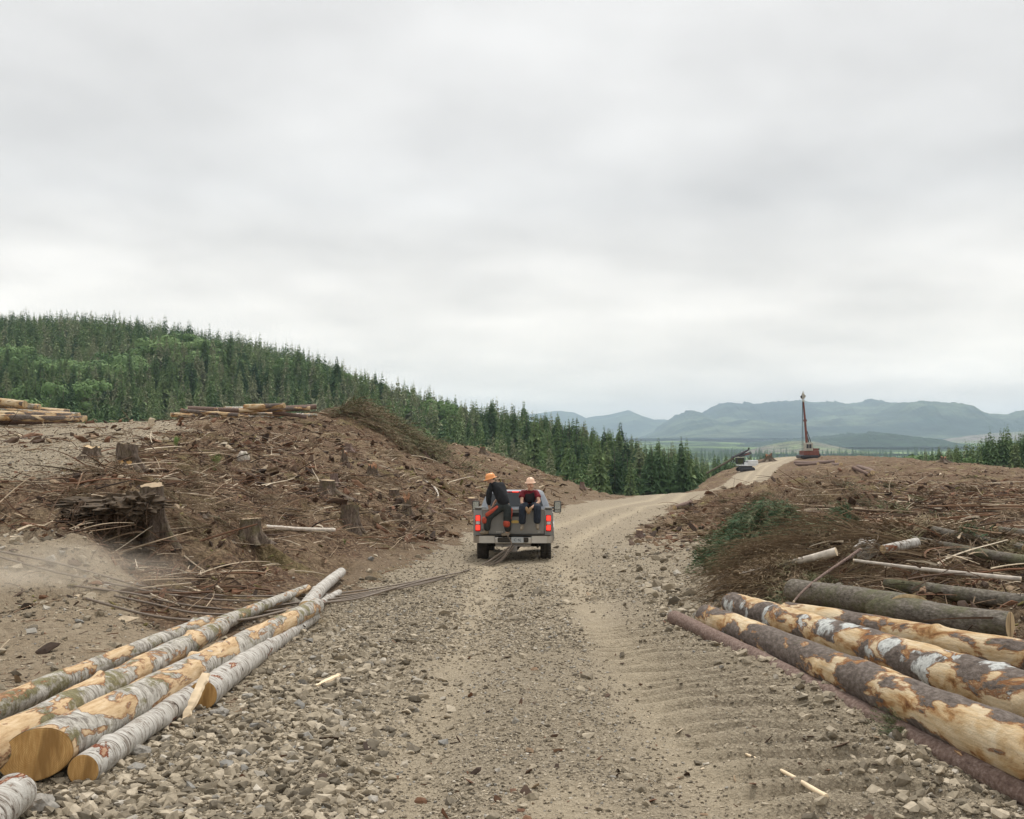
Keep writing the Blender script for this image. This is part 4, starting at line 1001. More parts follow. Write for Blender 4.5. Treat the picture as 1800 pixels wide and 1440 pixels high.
# white chunk in the brush
def chunk(label, p, s, mat, name='stump_piece', cat='stump piece', seed=3, sc=(1, .8, 1.1)):
    g = np.random.default_rng(seed); bm = bmesh.new(); bmesh.ops.create_icosphere(bm, subdivisions=3, radius=.5)
    from mathutils import noise as N
    for v in bm.verts:
        d = v.co.normalized(); k = 1+.35*N.noise(d*1.6+Vector((seed, 0, 0)))+.16*N.noise(d*5); v.co = Vector((d.x*sc[0], d.y*sc[1], d.z*sc[2]))*.5*k
    me = bpy.data.meshes.new(name); bm.to_mesh(me); bm.free(); o = link(name, me, mat); o.location = p; o.scale = (s,)*3; return tag(o, label, cat)
M_white = plain('bleached_wood', (.66, .62, .56), .85, var=.25, nscale=14)
p = hit(1525, 963, .22); chunk('white splintered stump piece standing on the brush pile', p, .33*p.y/17, M_white, sc=(1.1, .8, .95), seed=8)
M_rock = plain('grey_rock', (.27, .25, .22), .9, var=.3, nscale=10)
p = hit(40, 1404, .0); 
for k, (px, py, s, lb) in enumerate([(60, 1418, .2, 'largest grey rock below the cut log ends'), (245, 1322, .13, 'grey rock beside the white log'), (386, 1255, .12, 'dark rounded rock beside the split slab')]):
    p = hit(px, py, .02); chunk(lb, p, s, M_rock, 'rock', 'rock', 20+k, (1.2, 1, .7))

# ---------------------------------------------------------------- log decks on the skyline
M_deck = [M_bark['red'], M_bark['fir'], M_bark['alder']]
def deck(spots, grp, name='log'):
    for k, (a, b, c_, d_, Y, r, lb) in enumerate(spots):
        log(lb, at(a, b, Y), at(c_, d_, Y+g_.uniform(-1.5, 3.5)), r, r*.9, M_deck[int(g_.integers(3))], M_cut_cream, seg=12, step=.25, bend=.004)
base_l = [(-120, 738, 120, 740), (-90, 731, 146, 737), (-110, 724, 128, 733), (-60, 742, 75, 741), (-100, 717, 140, 731), (-70, 712, 122, 726), (-120, 708, 100, 722), (-80, 703, 70, 716), (-60, 699, 44, 711), (-100, 694, 22, 706), (-20, 728, 152, 736), (-10, 720, 112, 729), (5, 734, 60, 730), (-40, 745, 30, 746)]
nm = ['bottom left log of the deck beside the gravel yard', 'long low log ending furthest right in the deck at the left edge', 'grey log low in the middle of the left edge deck', 'short log lying on the soil under the left edge deck', 'brown log halfway up the left edge deck', 'peeled log in the upper half of the left edge deck', 'slanting log third from the top of the left edge deck', 'slanting log second from the top of the left edge deck', 'topmost visible log of the left edge deck', 'log at the very top left of the deck against the forest', 'pole jutting right from the base of the left edge deck', 'pale pole across the face of the left edge deck', 'short pale stub in front of the left edge deck', 'low log leaving the photo at the left under the deck']
deck([(a, b, c_, d_, 46+i*.25, .13+.02*(i % 3), nm[i]) for i, (a, b, c_, d_) in enumerate(base_l)], '')
base_r = [(318, 722, 420, 730), (330, 718, 440, 722), (345, 727, 470, 726), (360, 732, 480, 733), (420, 722, 545, 718), (430, 716, 500, 713), (440, 727, 556, 730), (300, 729, 372, 733), (470, 720, 556, 715), (480, 725, 540, 733), (395, 719, 470, 718), (405, 733, 500, 727)]
nm2 = ['leftmost pale log of the skyline deck above the bank', 'upper pale log at the left of the skyline deck', 'thin brown log under the left end of the skyline deck', 'lowest log of the skyline deck', 'brown log reaching the right end of the skyline deck', 'short topmost log of the skyline deck', 'long low log pointing right in the skyline deck', 'short log poking out at the left foot of the skyline deck', 'upper right log of the skyline deck with a pale end', 'slanting log low at the right of the skyline deck', 'pale log in the middle of the skyline deck', 'log crossing the middle front of the skyline deck']
deck([(a, b, c_, d_, 52+.2*i, .10+.02*(i % 3), nm2[i]) for i, (a, b, c_, d_) in enumerate(base_r)], '')
# small wood at the yarder
for k, (a, b, c_, d_, Y, lb) in enumerate([(1398, 813, 1470, 811, 215, 'long log lying in front of the yarder'), (1400, 817, 1438, 815, 205, 'dark log in front of the yarder, lower one'), (1440, 812, 1478, 817, 200, 'short log right of the yarder landing'), (1500, 822, 1527, 834, 120, 'pair of pale poles right of the landing, left pole'), (1508, 820, 1534, 831, 120, 'pair of pale poles right of the landing, right pole')]):
    p = hit(a, b, .1, 60); q_ = hit(c_, d_, .1, 60); log(lb, p, q_, .12*p.y/90+.05, .12*p.y/90, 'red', M_cut_cream, seg=10, step=.5)

# ---------------------------------------------------------------- stumps
M_wcut = plain('weathered_cut_wood', (.36, .27, .17), .9, var=.3, nscale=12)
M_rot = plain('rotten_wood', (.33, .18, .10), .9, var=.4, nscale=12)
def stump(label, px, py, w, h, kind, cut=M_cut_cream, seed=0, notch=False, hollow=False, jag=.0, name='stump', flare=.35, moss=False):
    flare = flare*1.3+.1
    if jag > .3: cut = M_rot
    elif kind == 'mossbark': cut = M_wcut
    jag = max(jag, .03)*.5; kind = 'old' if kind in ('fir', 'mossbark') or jag > .1 else kind
    p = hit(px, py, 0.0); s = p.y/F; r = w*s/2; hh = h*s
    g = np.random.default_rng(seed+500); seg, n = 40, 22
    root = empty(name, (p.x, p.y+r*.6, p.z-.04), (0, 0, 0), label, 'stump')
    th = np.linspace(0, 2*math.pi, seg, endpoint=False); t = np.linspace(-.12, 1, n); T_, A_ = np.meshgrid(t, th, indexing='ij')
    nr = int(g.integers(5, 7)); ph = g.uniform(0, 6.28)
    fl = np.clip(1-T_*1.4, 0, 1.6)**2
    rr = r*(.86+flare*fl*(1+1.0*np.cos(nr*A_+ph+.8*np.sin(A_)))+.09*np.cos(3*A_+ph)+.07*np.cos(2*A_+ph*2)+.10*fbm(np.cos(A_)*2.5+seed, np.sin(A_)*2.5+T_*2, 3, seed)-.10*T_)
    hh *= .88; topz = hh*(1+.035*np.cos(th-ph)+jag*fbm(np.cos(th)*2+seed, np.sin(th)*2, 3, seed+2)*2); Z = np.clip(T_, -.12, 1)*topz[None]
    if notch:
        m = np.exp(-((T_-.28)/.13)**2)*np.clip(-np.sin(A_), 0, 1)**.6; rr = rr*(1-.35*m)
    V = np.stack([np.cos(A_)*rr, np.sin(A_)*rr, Z], -1).reshape(-1, 3)
    i = np.arange(n-1)[:, None]; k = np.arange(seg)[None]
    Fq = np.stack([i*seg+k, i*seg+(k+1) % seg, (i+1)*seg+(k+1) % seg, (i+1)*seg+k], -1).reshape(-1, 4)
    tr = link('trunk', np_mesh('trunk', V, Fq, True), M_bark[kind], root)
    ring = V[-seg:]; c = ring.mean(0); Vc = np.concatenate([[c], c+(ring-c)*.5, ring*.97+c*.03, ring*.97+c*.03-[0, 0, .03]])
    tri = np.array([[0, 1+k, 1+(k+1) % seg] for k in range(seg)]); qd = np.array([[1+a*seg+k, 1+(a+1)*seg+k, 1+(a+1)*seg+(k+1) % seg, 1+a*seg+(k+1) % seg] for a in range(2) for k in range(seg)])
    Vc[:seg+1, 2] += .004
    Rm_ = Matrix.Rotation(R(-90), 3, 'Y')
    ct = link('cut_top', np_mesh('cut_top', Vc-c, [tri, qd]), cut, root); ct.location = c
    if notch:
        b = MB(); pts = []
        for a in np.linspace(-PI*.93, -PI*.12, 16): pts.append((math.cos(a), math.sin(a)))
        Vn = []; 
        for x, y in pts: Vn += [(x*r*.80, y*r*.80, hh*.16), (x*r*.70, y*r*.72, hh*.36)]
        b.quads(Vn, [(2*q, 2*q+2, 2*q+3, 2*q+1) for q in range(len(pts)-1)])
        o = b.build('felling_notch', M_splinter if False else M_notch, root)
    return root, r, hh
M_notch = plain('fresh_orange_wood', (.62, .36, .13), .8, var=.2, nscale=14)
stump('big grey-barked stump with a fresh orange felling notch at its foot', 219, 822, 48, 50, 'fir', seed=1, notch=True, flare=.2)
stump('small cream-faced stump left of the big notched stump', 158, 806, 34, 26, 'red', seed=2, jag=.25)
sr = stump('dark mossy stump with torn-up roots over a hollow', 262, 948, 56, 112, 'mossbark', seed=3, flare=.3)
stump('brown stump above the grey pole on the left bank', 436, 948, 42, 44, 'mossbark', seed=4, flare=.3)
stump('tall dark stump in the middle of the left bank', 613, 932, 40, 52, 'mossbark', seed=5, flare=.15)
stump('wide mossy stump with a flared foot, above and left of the tall dark stump', 575, 872, 34, 34, 'mossbark', seed=6, flare=.6)
stump('low mossy stump with a flat yellowish top', 692, 874, 24, 18, 'mossbark', seed=7, flare=.1)
stump('narrow broken stump leaning beside the flat mossy one', 714, 908, 18, 40, 'red', seed=8, jag=.5)
stump('small square-topped stump just above the wide mossy stump', 586, 850, 16, 22, 'red', seed=9)
stump('thin broken snag stump with a pale split face', 606, 815, 12, 26, 'red', seed=10, jag=.6)
stump('rotten dark red stump on the upper left bank', 655, 838, 20, 24, 'red', seed=11, jag=.6)
stump('small stump near the slope edge left of the pickup', 750, 898, 16, 14, 'red', seed=12)
stump('tan square stump just left of the pickup', 829, 888, 20, 16, 'red', seed=13, flare=.1)
stump('small upright stump on the left bank skyline behind the pickup', 848, 798, 13, 14, 'red', seed=14, jag=.4)
stump('slim stump standing on the upper bank beside the skyline brush', 745, 802, 10, 13, 'red', seed=15)
stump('round stump on the crest where the bank meets the road bend', 1024, 858, 10, 13, 'red', seed=16)
stump('short brown stump in the rubble right of the road', 1125, 945, 15, 17, 'red', seed=17, flare=.3)
stump('pale stub stump by the slim dark log', 1738, 1046, 9, 12, 'red', seed=18)
stump('reddish root stump on the knoll skyline left of the yarder', 1352, 812, 14, 14, 'red', seed=19, jag=.5, flare=.8)
stump('reddish stump on the right-hand skyline', 1660, 812, 12, 10, 'red', seed=20, jag=.5, flare=.6)
stump('tiny stump left of the forked white branch', 740, 856, 7, 15, 'red', seed=21)
stump('small stump on the slope below the skyline brush', 612, 792, 16, 16, 'red', seed=22, flare=.5)
stump('low cut stump among the rubbish above the left-hand logs', 355, 905, 22, 10, 'mossbark', seed=23, flare=.5)
p = hit(428, 805, .12); chunk('pale round log butt facing the road high on the left bank', p, .42, M_pale, 'log_butt', 'log butt', 5, (.9, .5, 1))
# hollow under the torn stump: a dark root overhang of soil with hanging roots
h0 = hit(195, 948, 0)
b = MB()
rp = at(252, 885, sr[0].location.y-.1)
og = []
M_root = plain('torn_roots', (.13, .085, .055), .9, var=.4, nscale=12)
rr_ = np.random.default_rng(3)
for k in range(70):
    st = at(rr_.uniform(130, 262), rr_.uniform(880, 905), 16.85)-sr[0].location+Vector((0, rr_.uniform(-.15, .1), 0)); ln = rr_.uniform(.15, .6)
    pts = [st+Vector((rr_.normal(0, .04)*q-q*.10*(1 if k % 2 else -.4), -q*.10+rr_.normal(0, .02), -ln*q*rr_.uniform(.5, 1.0))) for q in (0, .33, .66, 1)]
    b.tube(pts, [.012, .009, .006, .003], 5)
for k in range(9):
    st = Vector((rr_.uniform(-.3, .2), -.05, rr_.uniform(.2, .5))); an = rr_.uniform(2.6, 3.9)
    pts = [st+Vector((math.cos(an)*q*.9, math.sin(an)*q*.3-.1*q, -.35*q*q+rr_.normal(0, .03))) for q in (0, .3, .6, 1.0)]
    b.tube(pts, [.05, .04, .028, .012], 7)
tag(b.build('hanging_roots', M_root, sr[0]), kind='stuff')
b = MB()
L0 = sr[0].location; sh = []
for (px, py, Y, sx_, sy_, sz_) in [(165, 902, 17.2, .5, .5, .10), (205, 893, 17.2, .6, .6, .13), (240, 890, 17.0, .4, .5, .2), (130, 918, 17.3, .45, .4, .09), (205, 885, 17.5, 1.0, .4, .12)]:
    q_ = at(px, py, Y)-L0; sh.append((q_.x, q_.y, q_.z, sx_, sy_, sz_))
for (x, y, z, sx_, sy_, sz_) in sh:
    t = bmesh.new(); bmesh.ops.create_icosphere(t, subdivisions=4, radius=.5)
    from mathutils import noise as N
    for v in t.verts:
        d = v.co.normalized(); kk = 1+.4*N.noise(d*2+Vector((x, 0, 0)))+.4*N.noise(d*6+Vector((y, x, 0)))+.2*N.noise(d*17); v.co = Vector((d.x*sx_*.9, d.y*sy_*.9, d.z*sz_))*kk+Vector((x, y, z))
    b._join(t)
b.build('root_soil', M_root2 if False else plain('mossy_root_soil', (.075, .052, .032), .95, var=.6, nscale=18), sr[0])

# ---------------------------------------------------------------- ferns
M_fern = plain('fern_green', (.17, .26, .07), .8, var=.3)
def fern(label, px, py, h):
    p = hit(px, py); s = p.y/F*h; o = MB(); g = np.random.default_rng(int(px))
    for k in range(11):
        a = g.uniform(0, 6.28); lean = g.uniform(.15, .6); n = 12
        dr = Vector((math.cos(a), math.sin(a), 0)); sd_ = Vector((-dr.y, dr.x, 0)); V = []; Fs = []
        for i in range(n):
            t = i/n; q = dr*(lean*s*t*t*1.1)+Vector((0, 0, s*(t-.25*lean*t*t))); w = s*.17*math.sin(math.pi*min(1, t*.9+.1)); i0 = len(V)
            V += [q, q+sd_*w+Vector((0, 0, s*.05)), q+dr*s*.02+Vector((0, 0, s*.045)), q-sd_*w+Vector((0, 0, s*.05))]; Fs += [(i0, i0+1, i0+2), (i0, i0+2, i0+3)]
        o.quads(V, Fs)
    f = o.build('fern', M_fern); f.location = p; tag(f, label, 'fern')
fern('bright green fern below the pale log butt on the left bank', 379, 830, 34)
fern('green fern right of the big notched stump', 309, 790, 26)
fern('small yellow-green fern low on the upper left bank', 432, 812, 18)
fern('faint green fern tuft under the grey pole', 606, 958, 12)
# ---------------------------------------------------------------- pickup
def emis(name, col, strength, rough=.3):
    t = NT(name, rough, .5); t.b.inputs['Emission Color'].default_value = (*col, 1); t.b.inputs['Emission Strength'].default_value = strength
    return t.out(col)
M_paint = plain('dusty_grey_paint', (.235, .225, .205), .38, .35, .5, .1, 2.5)
M_paintb = plain('silver_blue_paint', (.27, .285, .31), .32, .35, .5, .08, 2.5)
M_chrome = plain('dusty_chrome', (.50, .47, .42), .34, .75, .5, .15, 3)
M_black = plain('black_plastic', (.022, .022, .022), .6)
M_rubber = plain('dusty_rubber', (.055, .05, .043), .9, var=.4)
M_under = plain('dirty_underbody', (.05, .043, .035), .9, var=.4)
M_glass = plain('dark_glass', (.05, .055, .06), .25, 0, .25, .05)
M_redlens = emis('lit_red_lamp', (.9, .045, .025), .75)
M_reddark = plain('red_lens', (.45, .015, .012), .2)
M_clear_l = plain('clear_lens', (.62, .58, .56), .2)
M_gold = plain('gold_emblem_metal', (.62, .42, .12), .35, .3)
M_plate = plain('licence_plate_white', (.45, .47, .47), .5, var=.1)
M_ink = plain('dark_lettering', (.04, .05, .07), .6)
M_steel = plain('worn_steel', (.24, .22, .2), .5, .6, .5, .25, 6)
TY = 28.0; tz0 = Hs(0, 29.2); tz1 = Hs(.1, 32.8)
truck = empty('pickup_truck', (.03, TY, Hs(0, 29.2)+.0), (math.atan2(tz1-tz0, 3.6), 0, R(-1.6)), 'dusty grey pickup truck seen from behind with brake lights on', 'pickup truck')
def tp(b, name, mat, parent=None, smooth=False): return b.build(name, mat, parent or truck, smooth)
def arcpts(cy, cz, r, a0, a1, n): return [(cy+r*math.cos(a), cz+r*math.sin(a)) for a in np.linspace(a0, a1, n)]
# bed with wheel arches, rounded at the rear corners
b = MB()
for s in (-1, 1):
    poly = [(.02, .66), (.02, 1.12), (.06, 1.33), (.1, 1.385), (2.05, 1.42), (2.05, .56)] + [(y, z) for y, z in arcpts(1.16, .50, .50, 0.1, PI-.1, 14)]+[(.3, .58)]
    b.prism(poly, s*.80, s*1.0, 'x')
    poly2 = [(.06, .72), (.06, 1.1), (.1, 1.28), (2.05, 1.33), (2.05, .62)]+[(y, z) for y, z in arcpts(1.16, .50, .56, 0.25, PI-.25, 12)]+[(.3, .66)]
    b.prism(poly2, s*1.0, s*1.02, 'x')
    b.prism([(y, z) for y, z in arcpts(1.16, .50, .58, .1, PI-.1, 14)]+[(y, z) for y, z in arcpts(1.16, .50, .51, PI-.1, .1, 14)], s*1.0, s*1.045, 'x')
    b.box((s*.9, 1.05, 1.405), (.18, 2.0, .04), bev=.012)
b.box((0, 1.05, .86), (1.6, 2.0, .05)); b.box((0, 2.04, 1.1), (1.6, .04, .55))
tp(b, 'bed', M_paint)
b = MB(); b.box((0, .03, 1.03), (1.57, .07, .60), bev=.02); b.box((0, .035, 1.352), (1.6, .10, .055), bev=.02); b.box((0, -.012, .87), (1.5, .012, .20), bev=.004)
tg = tp(b, 'tailgate', M_paint)
b = MB(); b.box((.03, -.016, 1.235), (.24, .03, .10), bev=.012); b.box((.03, -.03, 1.245), (.19, .02, .03), bev=.006); tp(b, 'handle', M_black, tg)
b = MB(); b.prism([(-.07, .036), (.07, .036), (.07, .018), (.125, .018), (.105, -.018), (.07, -.018), (.07, -.036), (-.07, -.036), (-.07, -.018), (-.125, -.018), (-.105, .018), (-.07, .018)], -.035, -.012, 'y')
e_ = tp(b, 'emblem', M_gold, tg); e_.location = (.045, 0, 1.055)
b = MB()
for x0, n in ((-.42, 5), (.64, 2)):
    for k in range(n): b.box((x0+k*.036, -.022, .795), (.024, .006, .028), bev=.002)
tp(b, 'badge', M_chrome, tg)
for s in (-1, 1):
    b = MB(); b.box((s*.9, .045, 1.02), (.135, .09, .42), bev=.02); hl = tp(b, 'taillight', M_reddark)
    for zc_ in (1.145, .905):
        b = MB(); b.box((s*.9, -.004, zc_), (.105, .02, .125), bev=.012); tp(b, 'lit_lens', M_redlens, hl)
    b = MB(); b.box((s*.9, -.004, 1.025), (.105, .018, .075), bev=.008); tp(b, 'reverse_lens', M_clear_l, hl)
# bumper
b = MB()
for s in (-1, 1): b.prism([(s*.47, -.14), (s*.86, -.12), (s*.98, -.03), (s*1.02, .12), (s*.96, .12), (s*.47, .06)], .52, .70, 'z')
b.box((0, -.08, .585), (.94, .14, .17), bev=.03)
bp = tp(b, 'bumper', M_chrome)
b = MB(); b.box((0, -.05, .712), (1.9, .17, .022), bev=.008); b.box((0, -.155, .60), (.78, .02, .12), bev=.03); tp(b, 'step_pad', M_under, bp)
b = MB(); b.box((.11, -.172, .60), (.31, .008, .145), bev=.004); pl = tp(b, 'license_plate', M_plate, bp)
def text3d(s, size, loc, mat, parent, rot=(R(90), 0, 0), name='lettering'):
    cu = bpy.data.curves.new('t', 'FONT'); cu.body = s; cu.size = size; cu.extrude = .002; cu.align_x = 'CENTER'; cu.align_y = 'CENTER'; cu.resolution_u = 3
    o = bpy.data.objects.new('t', cu); C.objects.link(o); dg = bpy.context.evaluated_depsgraph_get(); me = bpy.data.meshes.new_from_object(o.evaluated_get(dg)); bpy.data.objects.remove(o)
    me.materials.clear(); q = link(name, me, mat, parent); q.location = loc; q.rotation_euler = rot; return q
text3d('C 4(', .10, (.11, -.178, .60), M_ink, pl)
b = MB(); b.box((0, -.10, .42), (.1, .3, .1), bev=.01); b.box((0, -.02, .46), (.9, .1, .07), bev=.01); b.box((.0, -.20, .38), (.22, .05, .15), bev=.015)
for x in (-.28, .28): b.tube([(x, -.06, .50), (x, -.2, .48), (x, -.2, .42), (x, -.06, .42)], .014, 6)
b.lathe([(.025, .0), (.03, .03), (.012, .05), (.026, .08), (.0, .10)], (0, -.28, .44), 'z', 12); tp(b, 'tow_hitch', M_steel)
b = MB(); b.box((0, 2.9, .50), (.9, 4.9, .18), bev=.03); b.tube([(-.78, 1.16, .44), (.78, 1.16, .44)], .06, 10); b.lathe([(.02, -.2), (.17, -.08), (.17, .08), (.02, .2)], (0, 1.16, .44), 'x', 14)
b.tube([(.62, .2, .42), (.62, 1.0, .45)], .035, 8); b.box((0, 4.95, .52), (1.5, .5, .25)); tp(b, 'underbody', M_under)
for (x, y) in ((-.83, 1.16), (.83, 1.16), (-.83, 4.75), (.83, 4.75)):
    w = empty('wheel', (x, y, .40)); w.parent = truck; sg = 1 if x > 0 else -1
    b = MB(); b.lathe([(.24, -.125), (.36, -.14), (.395, -.115), (.405, -.05), (.39, -.012), (.39, .012), (.405, .05), (.395, .115), (.36, .14), (.24, .125)], (0, 0, 0), 'x', 40)
    for k in range(36):
        a_ = 2*PI*k/36; 
        for off_ in (-.085, .085): b.box((off_, .402*math.cos(a_+off_), .402*math.sin(a_+off_)), (.08, .035, .018), (a_+off_-PI/2, 0, 0))
    link_o = b.build('tyre', M_rubber, w)
    b = MB(); b.lathe([(.245, -.10), (.25, .0), (.245, .10), (.21, .06), (.06, .08), (.0, .10)], (0, 0, 0), 'x', 24)
    b.build('rim', M_chrome, w)
# cab
secs = [(2.08, .56, 1.42, 1.0, .9), (4.1, .56, 1.40, 1.0, .9)]
b = MB(); b.box((0, 3.1, .98), (2.0, 2.05, .86), bev=.06)
def loft(b, rings):
    rr = [[b.bm.verts.new(p) for p in r] for r in rings]
    n = len(rr[0])
    for i in range(len(rr)-1):
        for k in range(n): b.bm.faces.new((rr[i][k], rr[i][(k+1) % n], rr[i+1][(k+1) % n], rr[i+1][k]))
    b.bm.faces.new(rr[0][::-1]); b.bm.faces.new(rr[-1])
def rrect(y0, y1, w, z, c=.06):
    pts = []
    for (cx_, cy_, a0) in ((w-c, y1-c, 0), (-w+c, y1-c, 90), (-w+c, y0+c, 180), (w-c, y0+c, 270)):
        for a_ in (0, 30, 60, 90): pts.append((cx_+c*math.cos(R(a0+a_)), cy_+c*math.sin(R(a0+a_)), z))
    return pts
loft(b, [rrect(2.10, 4.0, .95, 1.38), rrect(2.16, 3.85, .90, 1.55), rrect(2.24, 3.65, .80, 1.76), rrect(2.30, 3.5, .76, 1.85, .1), rrect(2.42, 3.4, .66, 1.895, .1)])
b.box((0, 4.75, 1.0), (1.92, 1.7, .62), bev=.1)
cab = tp(b, 'cab', M_paintb)
b = MB(); b.quads([(-.76, 2.09, 1.45), (.76, 2.09, 1.45), (.655, 2.235, 1.79), (-.655, 2.235, 1.79)], [(0, 1, 2, 3)]); tp(b, 'rear_window', M_glass, cab)
for s in (-1, 1):
    b = MB(); b.quads([(s*.935, 2.25, 1.43), (s*.935, 3.85, 1.43), (s*.815, 3.55, 1.745), (s*.815, 2.4, 1.745)], [(0, 1, 2, 3) if s > 0 else (3, 2, 1, 0)]); tp(b, 'side_window', M_glass, cab)
b = MB(); b.box((0, 2.262, 1.835), (.46, .04, .035), bev=.012); hb_ = tp(b, 'high_brake_light', M_reddark, cab)
b = MB(); b.box((0, 2.244, 1.835), (.17, .02, .028), bev=.006); tp(b, 'lit_lens', M_redlens, hb_)
for s in (-1, 1):
    m_ = empty('side_mirror', (s*1.14, 3.75, 1.36)); m_.parent = truck
    b = MB(); b.box((s*.04, 0, .06), (.21, .11, .34), bev=.045, seg=3); b.tube([(-s*.16, .02, .03), (s*0, .02, .03)], .028, 8); b.tube([(-s*.16, .02, -.06), (s*0, .02, -.06)], .024, 8); b.build('housing', M_black, m_)
    b = MB(); b.box((s*.04, -.056, .09), (.165, .008, .22), bev=.003); b.box((s*.04, -.056, -.065), (.165, .008, .055), bev=.003); b.build('mirror_glass', plain('mirror_glass', (.30, .27, .22), .08, .9) if s < 0 else bpy.data.materials['mirror_glass'], m_)

# ---------------------------------------------------------------- people
def skin(name, nodes, edges, mat, parent, lv=2, root=0):
    """nodes: list of (co, radius or (rx,ry))"""
    me = bpy.data.meshes.new(name); me.from_pydata([n[0] for n in nodes], edges, [])
    o = bpy.data.objects.new(name, me); C.objects.link(o)
    m = o.modifiers.new('s', 'SKIN'); m.use_smooth_shade = True
    for i, n in enumerate(nodes):
        r_ = n[1]; v = me.skin_vertices[0].data[i]; v.radius = r_ if isinstance(r_, tuple) else (r_, r_); v.use_root = (i == root)
    s_ = o.modifiers.new('d', 'SUBSURF'); s_.levels = lv; s_.render_levels = lv
    dg = bpy.context.evaluated_depsgraph_get(); me2 = bpy.data.meshes.new_from_object(o.evaluated_get(dg)); bpy.data.objects.remove(o); bpy.data.meshes.remove(me)
    me2.name = name; me2.polygons.foreach_set('use_smooth', [True]*len(me2.polygons)); me2.materials.clear()
    return link(name, me2, mat, parent)
def chain(pts, rs, nodes, edges, start=None):
    i0 = len(nodes)
    for k, (p, r_) in enumerate(zip(pts, rs)):
        nodes.append((tuple(p), r_))
        if k == 0:
            if start is not None: edges.append((start, i0))
        else: edges.append((i0+k-1, i0+k))
    return len(nodes)-1
M_skin = plain('skin', (.60, .36, .25), .6, var=.1); M_hair = plain('dark_brown_hair', (.04, .025, .018), .8)
M_hood = plain('black_hoodie_cloth', (.016, .017, .020), .95, var=.4, nscale=14); M_trou = plain('charcoal_work_trousers', (.03, .036, .035), .9, var=.4, nscale=14)
M_chap = plain('red_chap_panel', (.42, .07, .04), .85, var=.3, nscale=18); M_boot = plain('dusty_boot', (.22, .18, .13), .85, var=.3)
M_jean = plain('dark_denim', (.018, .024, .036), .9, var=.5, nscale=14); M_shirt = plain('maroon_shirt', (.16, .012, .02), .9, var=.3); M_vest = plain('black_harness_vest', (.015, .013, .015), .9)
M_glove = plain('tan_work_glove', (.30, .19, .10), .85, var=.25); M_hatO = plain('orange_hard_hat_shell', (.88, .36, .12), .35, var=.06); M_hatP = plain('faded_peach_hard_hat_shell', (.92, .60, .42), .38, var=.06)
M_lip = plain('lip', (.42, .18, .14), .6); M_eye = plain('eye_dark', (.03, .02, .015), .3)
def hardhat(parent, c, mat, yaw, pitch, roll=0, s=1.0):
    e_ = MB(); prof = [(.150, -.005), (.152, .004), (.118, .012), (.116, .04), (.110, .075), (.093, .108), (.062, .130), (.025, .139), (.001, .140)]
    seg = 32; rings = []
    for (r_, h_) in prof:
        rings.append([e_.bm.verts.new((r_*math.cos(2*PI*k/seg)*.93, r_*math.sin(2*PI*k/seg)*1.12-(.018 if r_ > .14 and math.sin(2*PI*k/seg) < 0 else 0), h_-(.012*(-math.sin(2*PI*k/seg)) if r_ > .14 else 0))) for k in range(seg)])
    for i in range(len(rings)-1):
        for k in range(seg): e_.bm.faces.new((rings[i][k], rings[i][(k+1) % seg], rings[i+1][(k+1) % seg], rings[i+1][k]))
    e_.bm.faces.new(rings[0][::-1])
    e_.box((0, 0, .128), (.028, .19, .022), bev=.009)
    o = e_.build('hard_hat', mat, parent, True); o.location = c; o.rotation_euler = (pitch, roll, yaw); o.scale = (s,)*3; return o
def face(nodes, edges, hc, fwd, up, neck_i):
    """head nodes; hc head centre, fwd unit facing"""
    hc = Vector(hc); fwd = Vector(fwd).normalized(); up = Vector(up).normalized()
    i = chain([hc-up*.07-fwd*.01, hc+up*.0, hc+up*.07], [(.062, .062), (.082, .088), (.078, .084)], nodes, edges, neck_i)
    j = chain([hc-up*.075+fwd*.045, hc-up*.088+fwd*.075], [.045, .028], nodes, edges, i-2)      # jaw, chin
    chain([hc-up*.005+fwd*.088, hc-up*.025+fwd*.108], [.016, .013], nodes, edges, i-1)           # nose
    side = fwd.cross(up)
    for s in (-1, 1): chain([hc+side*s*.082-up*.01, hc+side*s*.096-up*.012-fwd*.01], [.018, .013], nodes, edges, i-1)
def facebits(parent, hc, fwd, up):
    hc = Vector(hc); fwd = Vector(fwd).normalized(); up = Vector(up).normalized(); side = fwd.cross(up)
    for s in (-1, 1):
        b = MB(); b.lathe([(.002, -.006), (.009, 0), (.002, .006)], hc+side*s*.033+up*.015+fwd*.082, 'y', 10); b.build('eye', M_eye, parent)
        b = MB(); b.tube([hc+side*s*.05+up*.032+fwd*.078, hc+side*s*.02+up*.036+fwd*.088], .004, 6); b.build('eyebrow', M_hair, parent)
    b = MB(); b.tube([hc-side*.024-up*.055+fwd*.078, hc-up*.053+fwd*.088, hc+side*.024-up*.055+fwd*.078], [.004, .006, .004], 6); b.build('mouth', M_lip, parent)
def hand(nodes, edges, wrist_i, w, d, palmn, s=1, thumb=1, curl=.7):
    w = Vector(w); d = Vector(d).normalized(); n = Vector(palmn).normalized(); sd_ = d.cross(n)
    p = chain([w+d*.045, w+d*.085], [(.028, .02), (.030, .019)], nodes, edges, wrist_i)
    for k, (o_, l_) in enumerate(((-.030, .07), (-.010, .08), (.010, .075), (.029, .058))):
        st = w+d*.088+sd_*o_*1.05
        chain([st, st+d*l_*.42+n*l_*.12*curl, st+d*l_*.68+n*l_*.48*curl, st+d*l_*.72+n*l_*.88*curl], [.0105, .0095, .009, .008], nodes, edges, p)
    chain([w+d*.035-sd_*.030*thumb+n*.01, w+d*.07-sd_*.05*thumb+n*.025, w+d*.095-sd_*.045*thumb+n*.04], [.013, .0115, .009], nodes, edges, p-1)
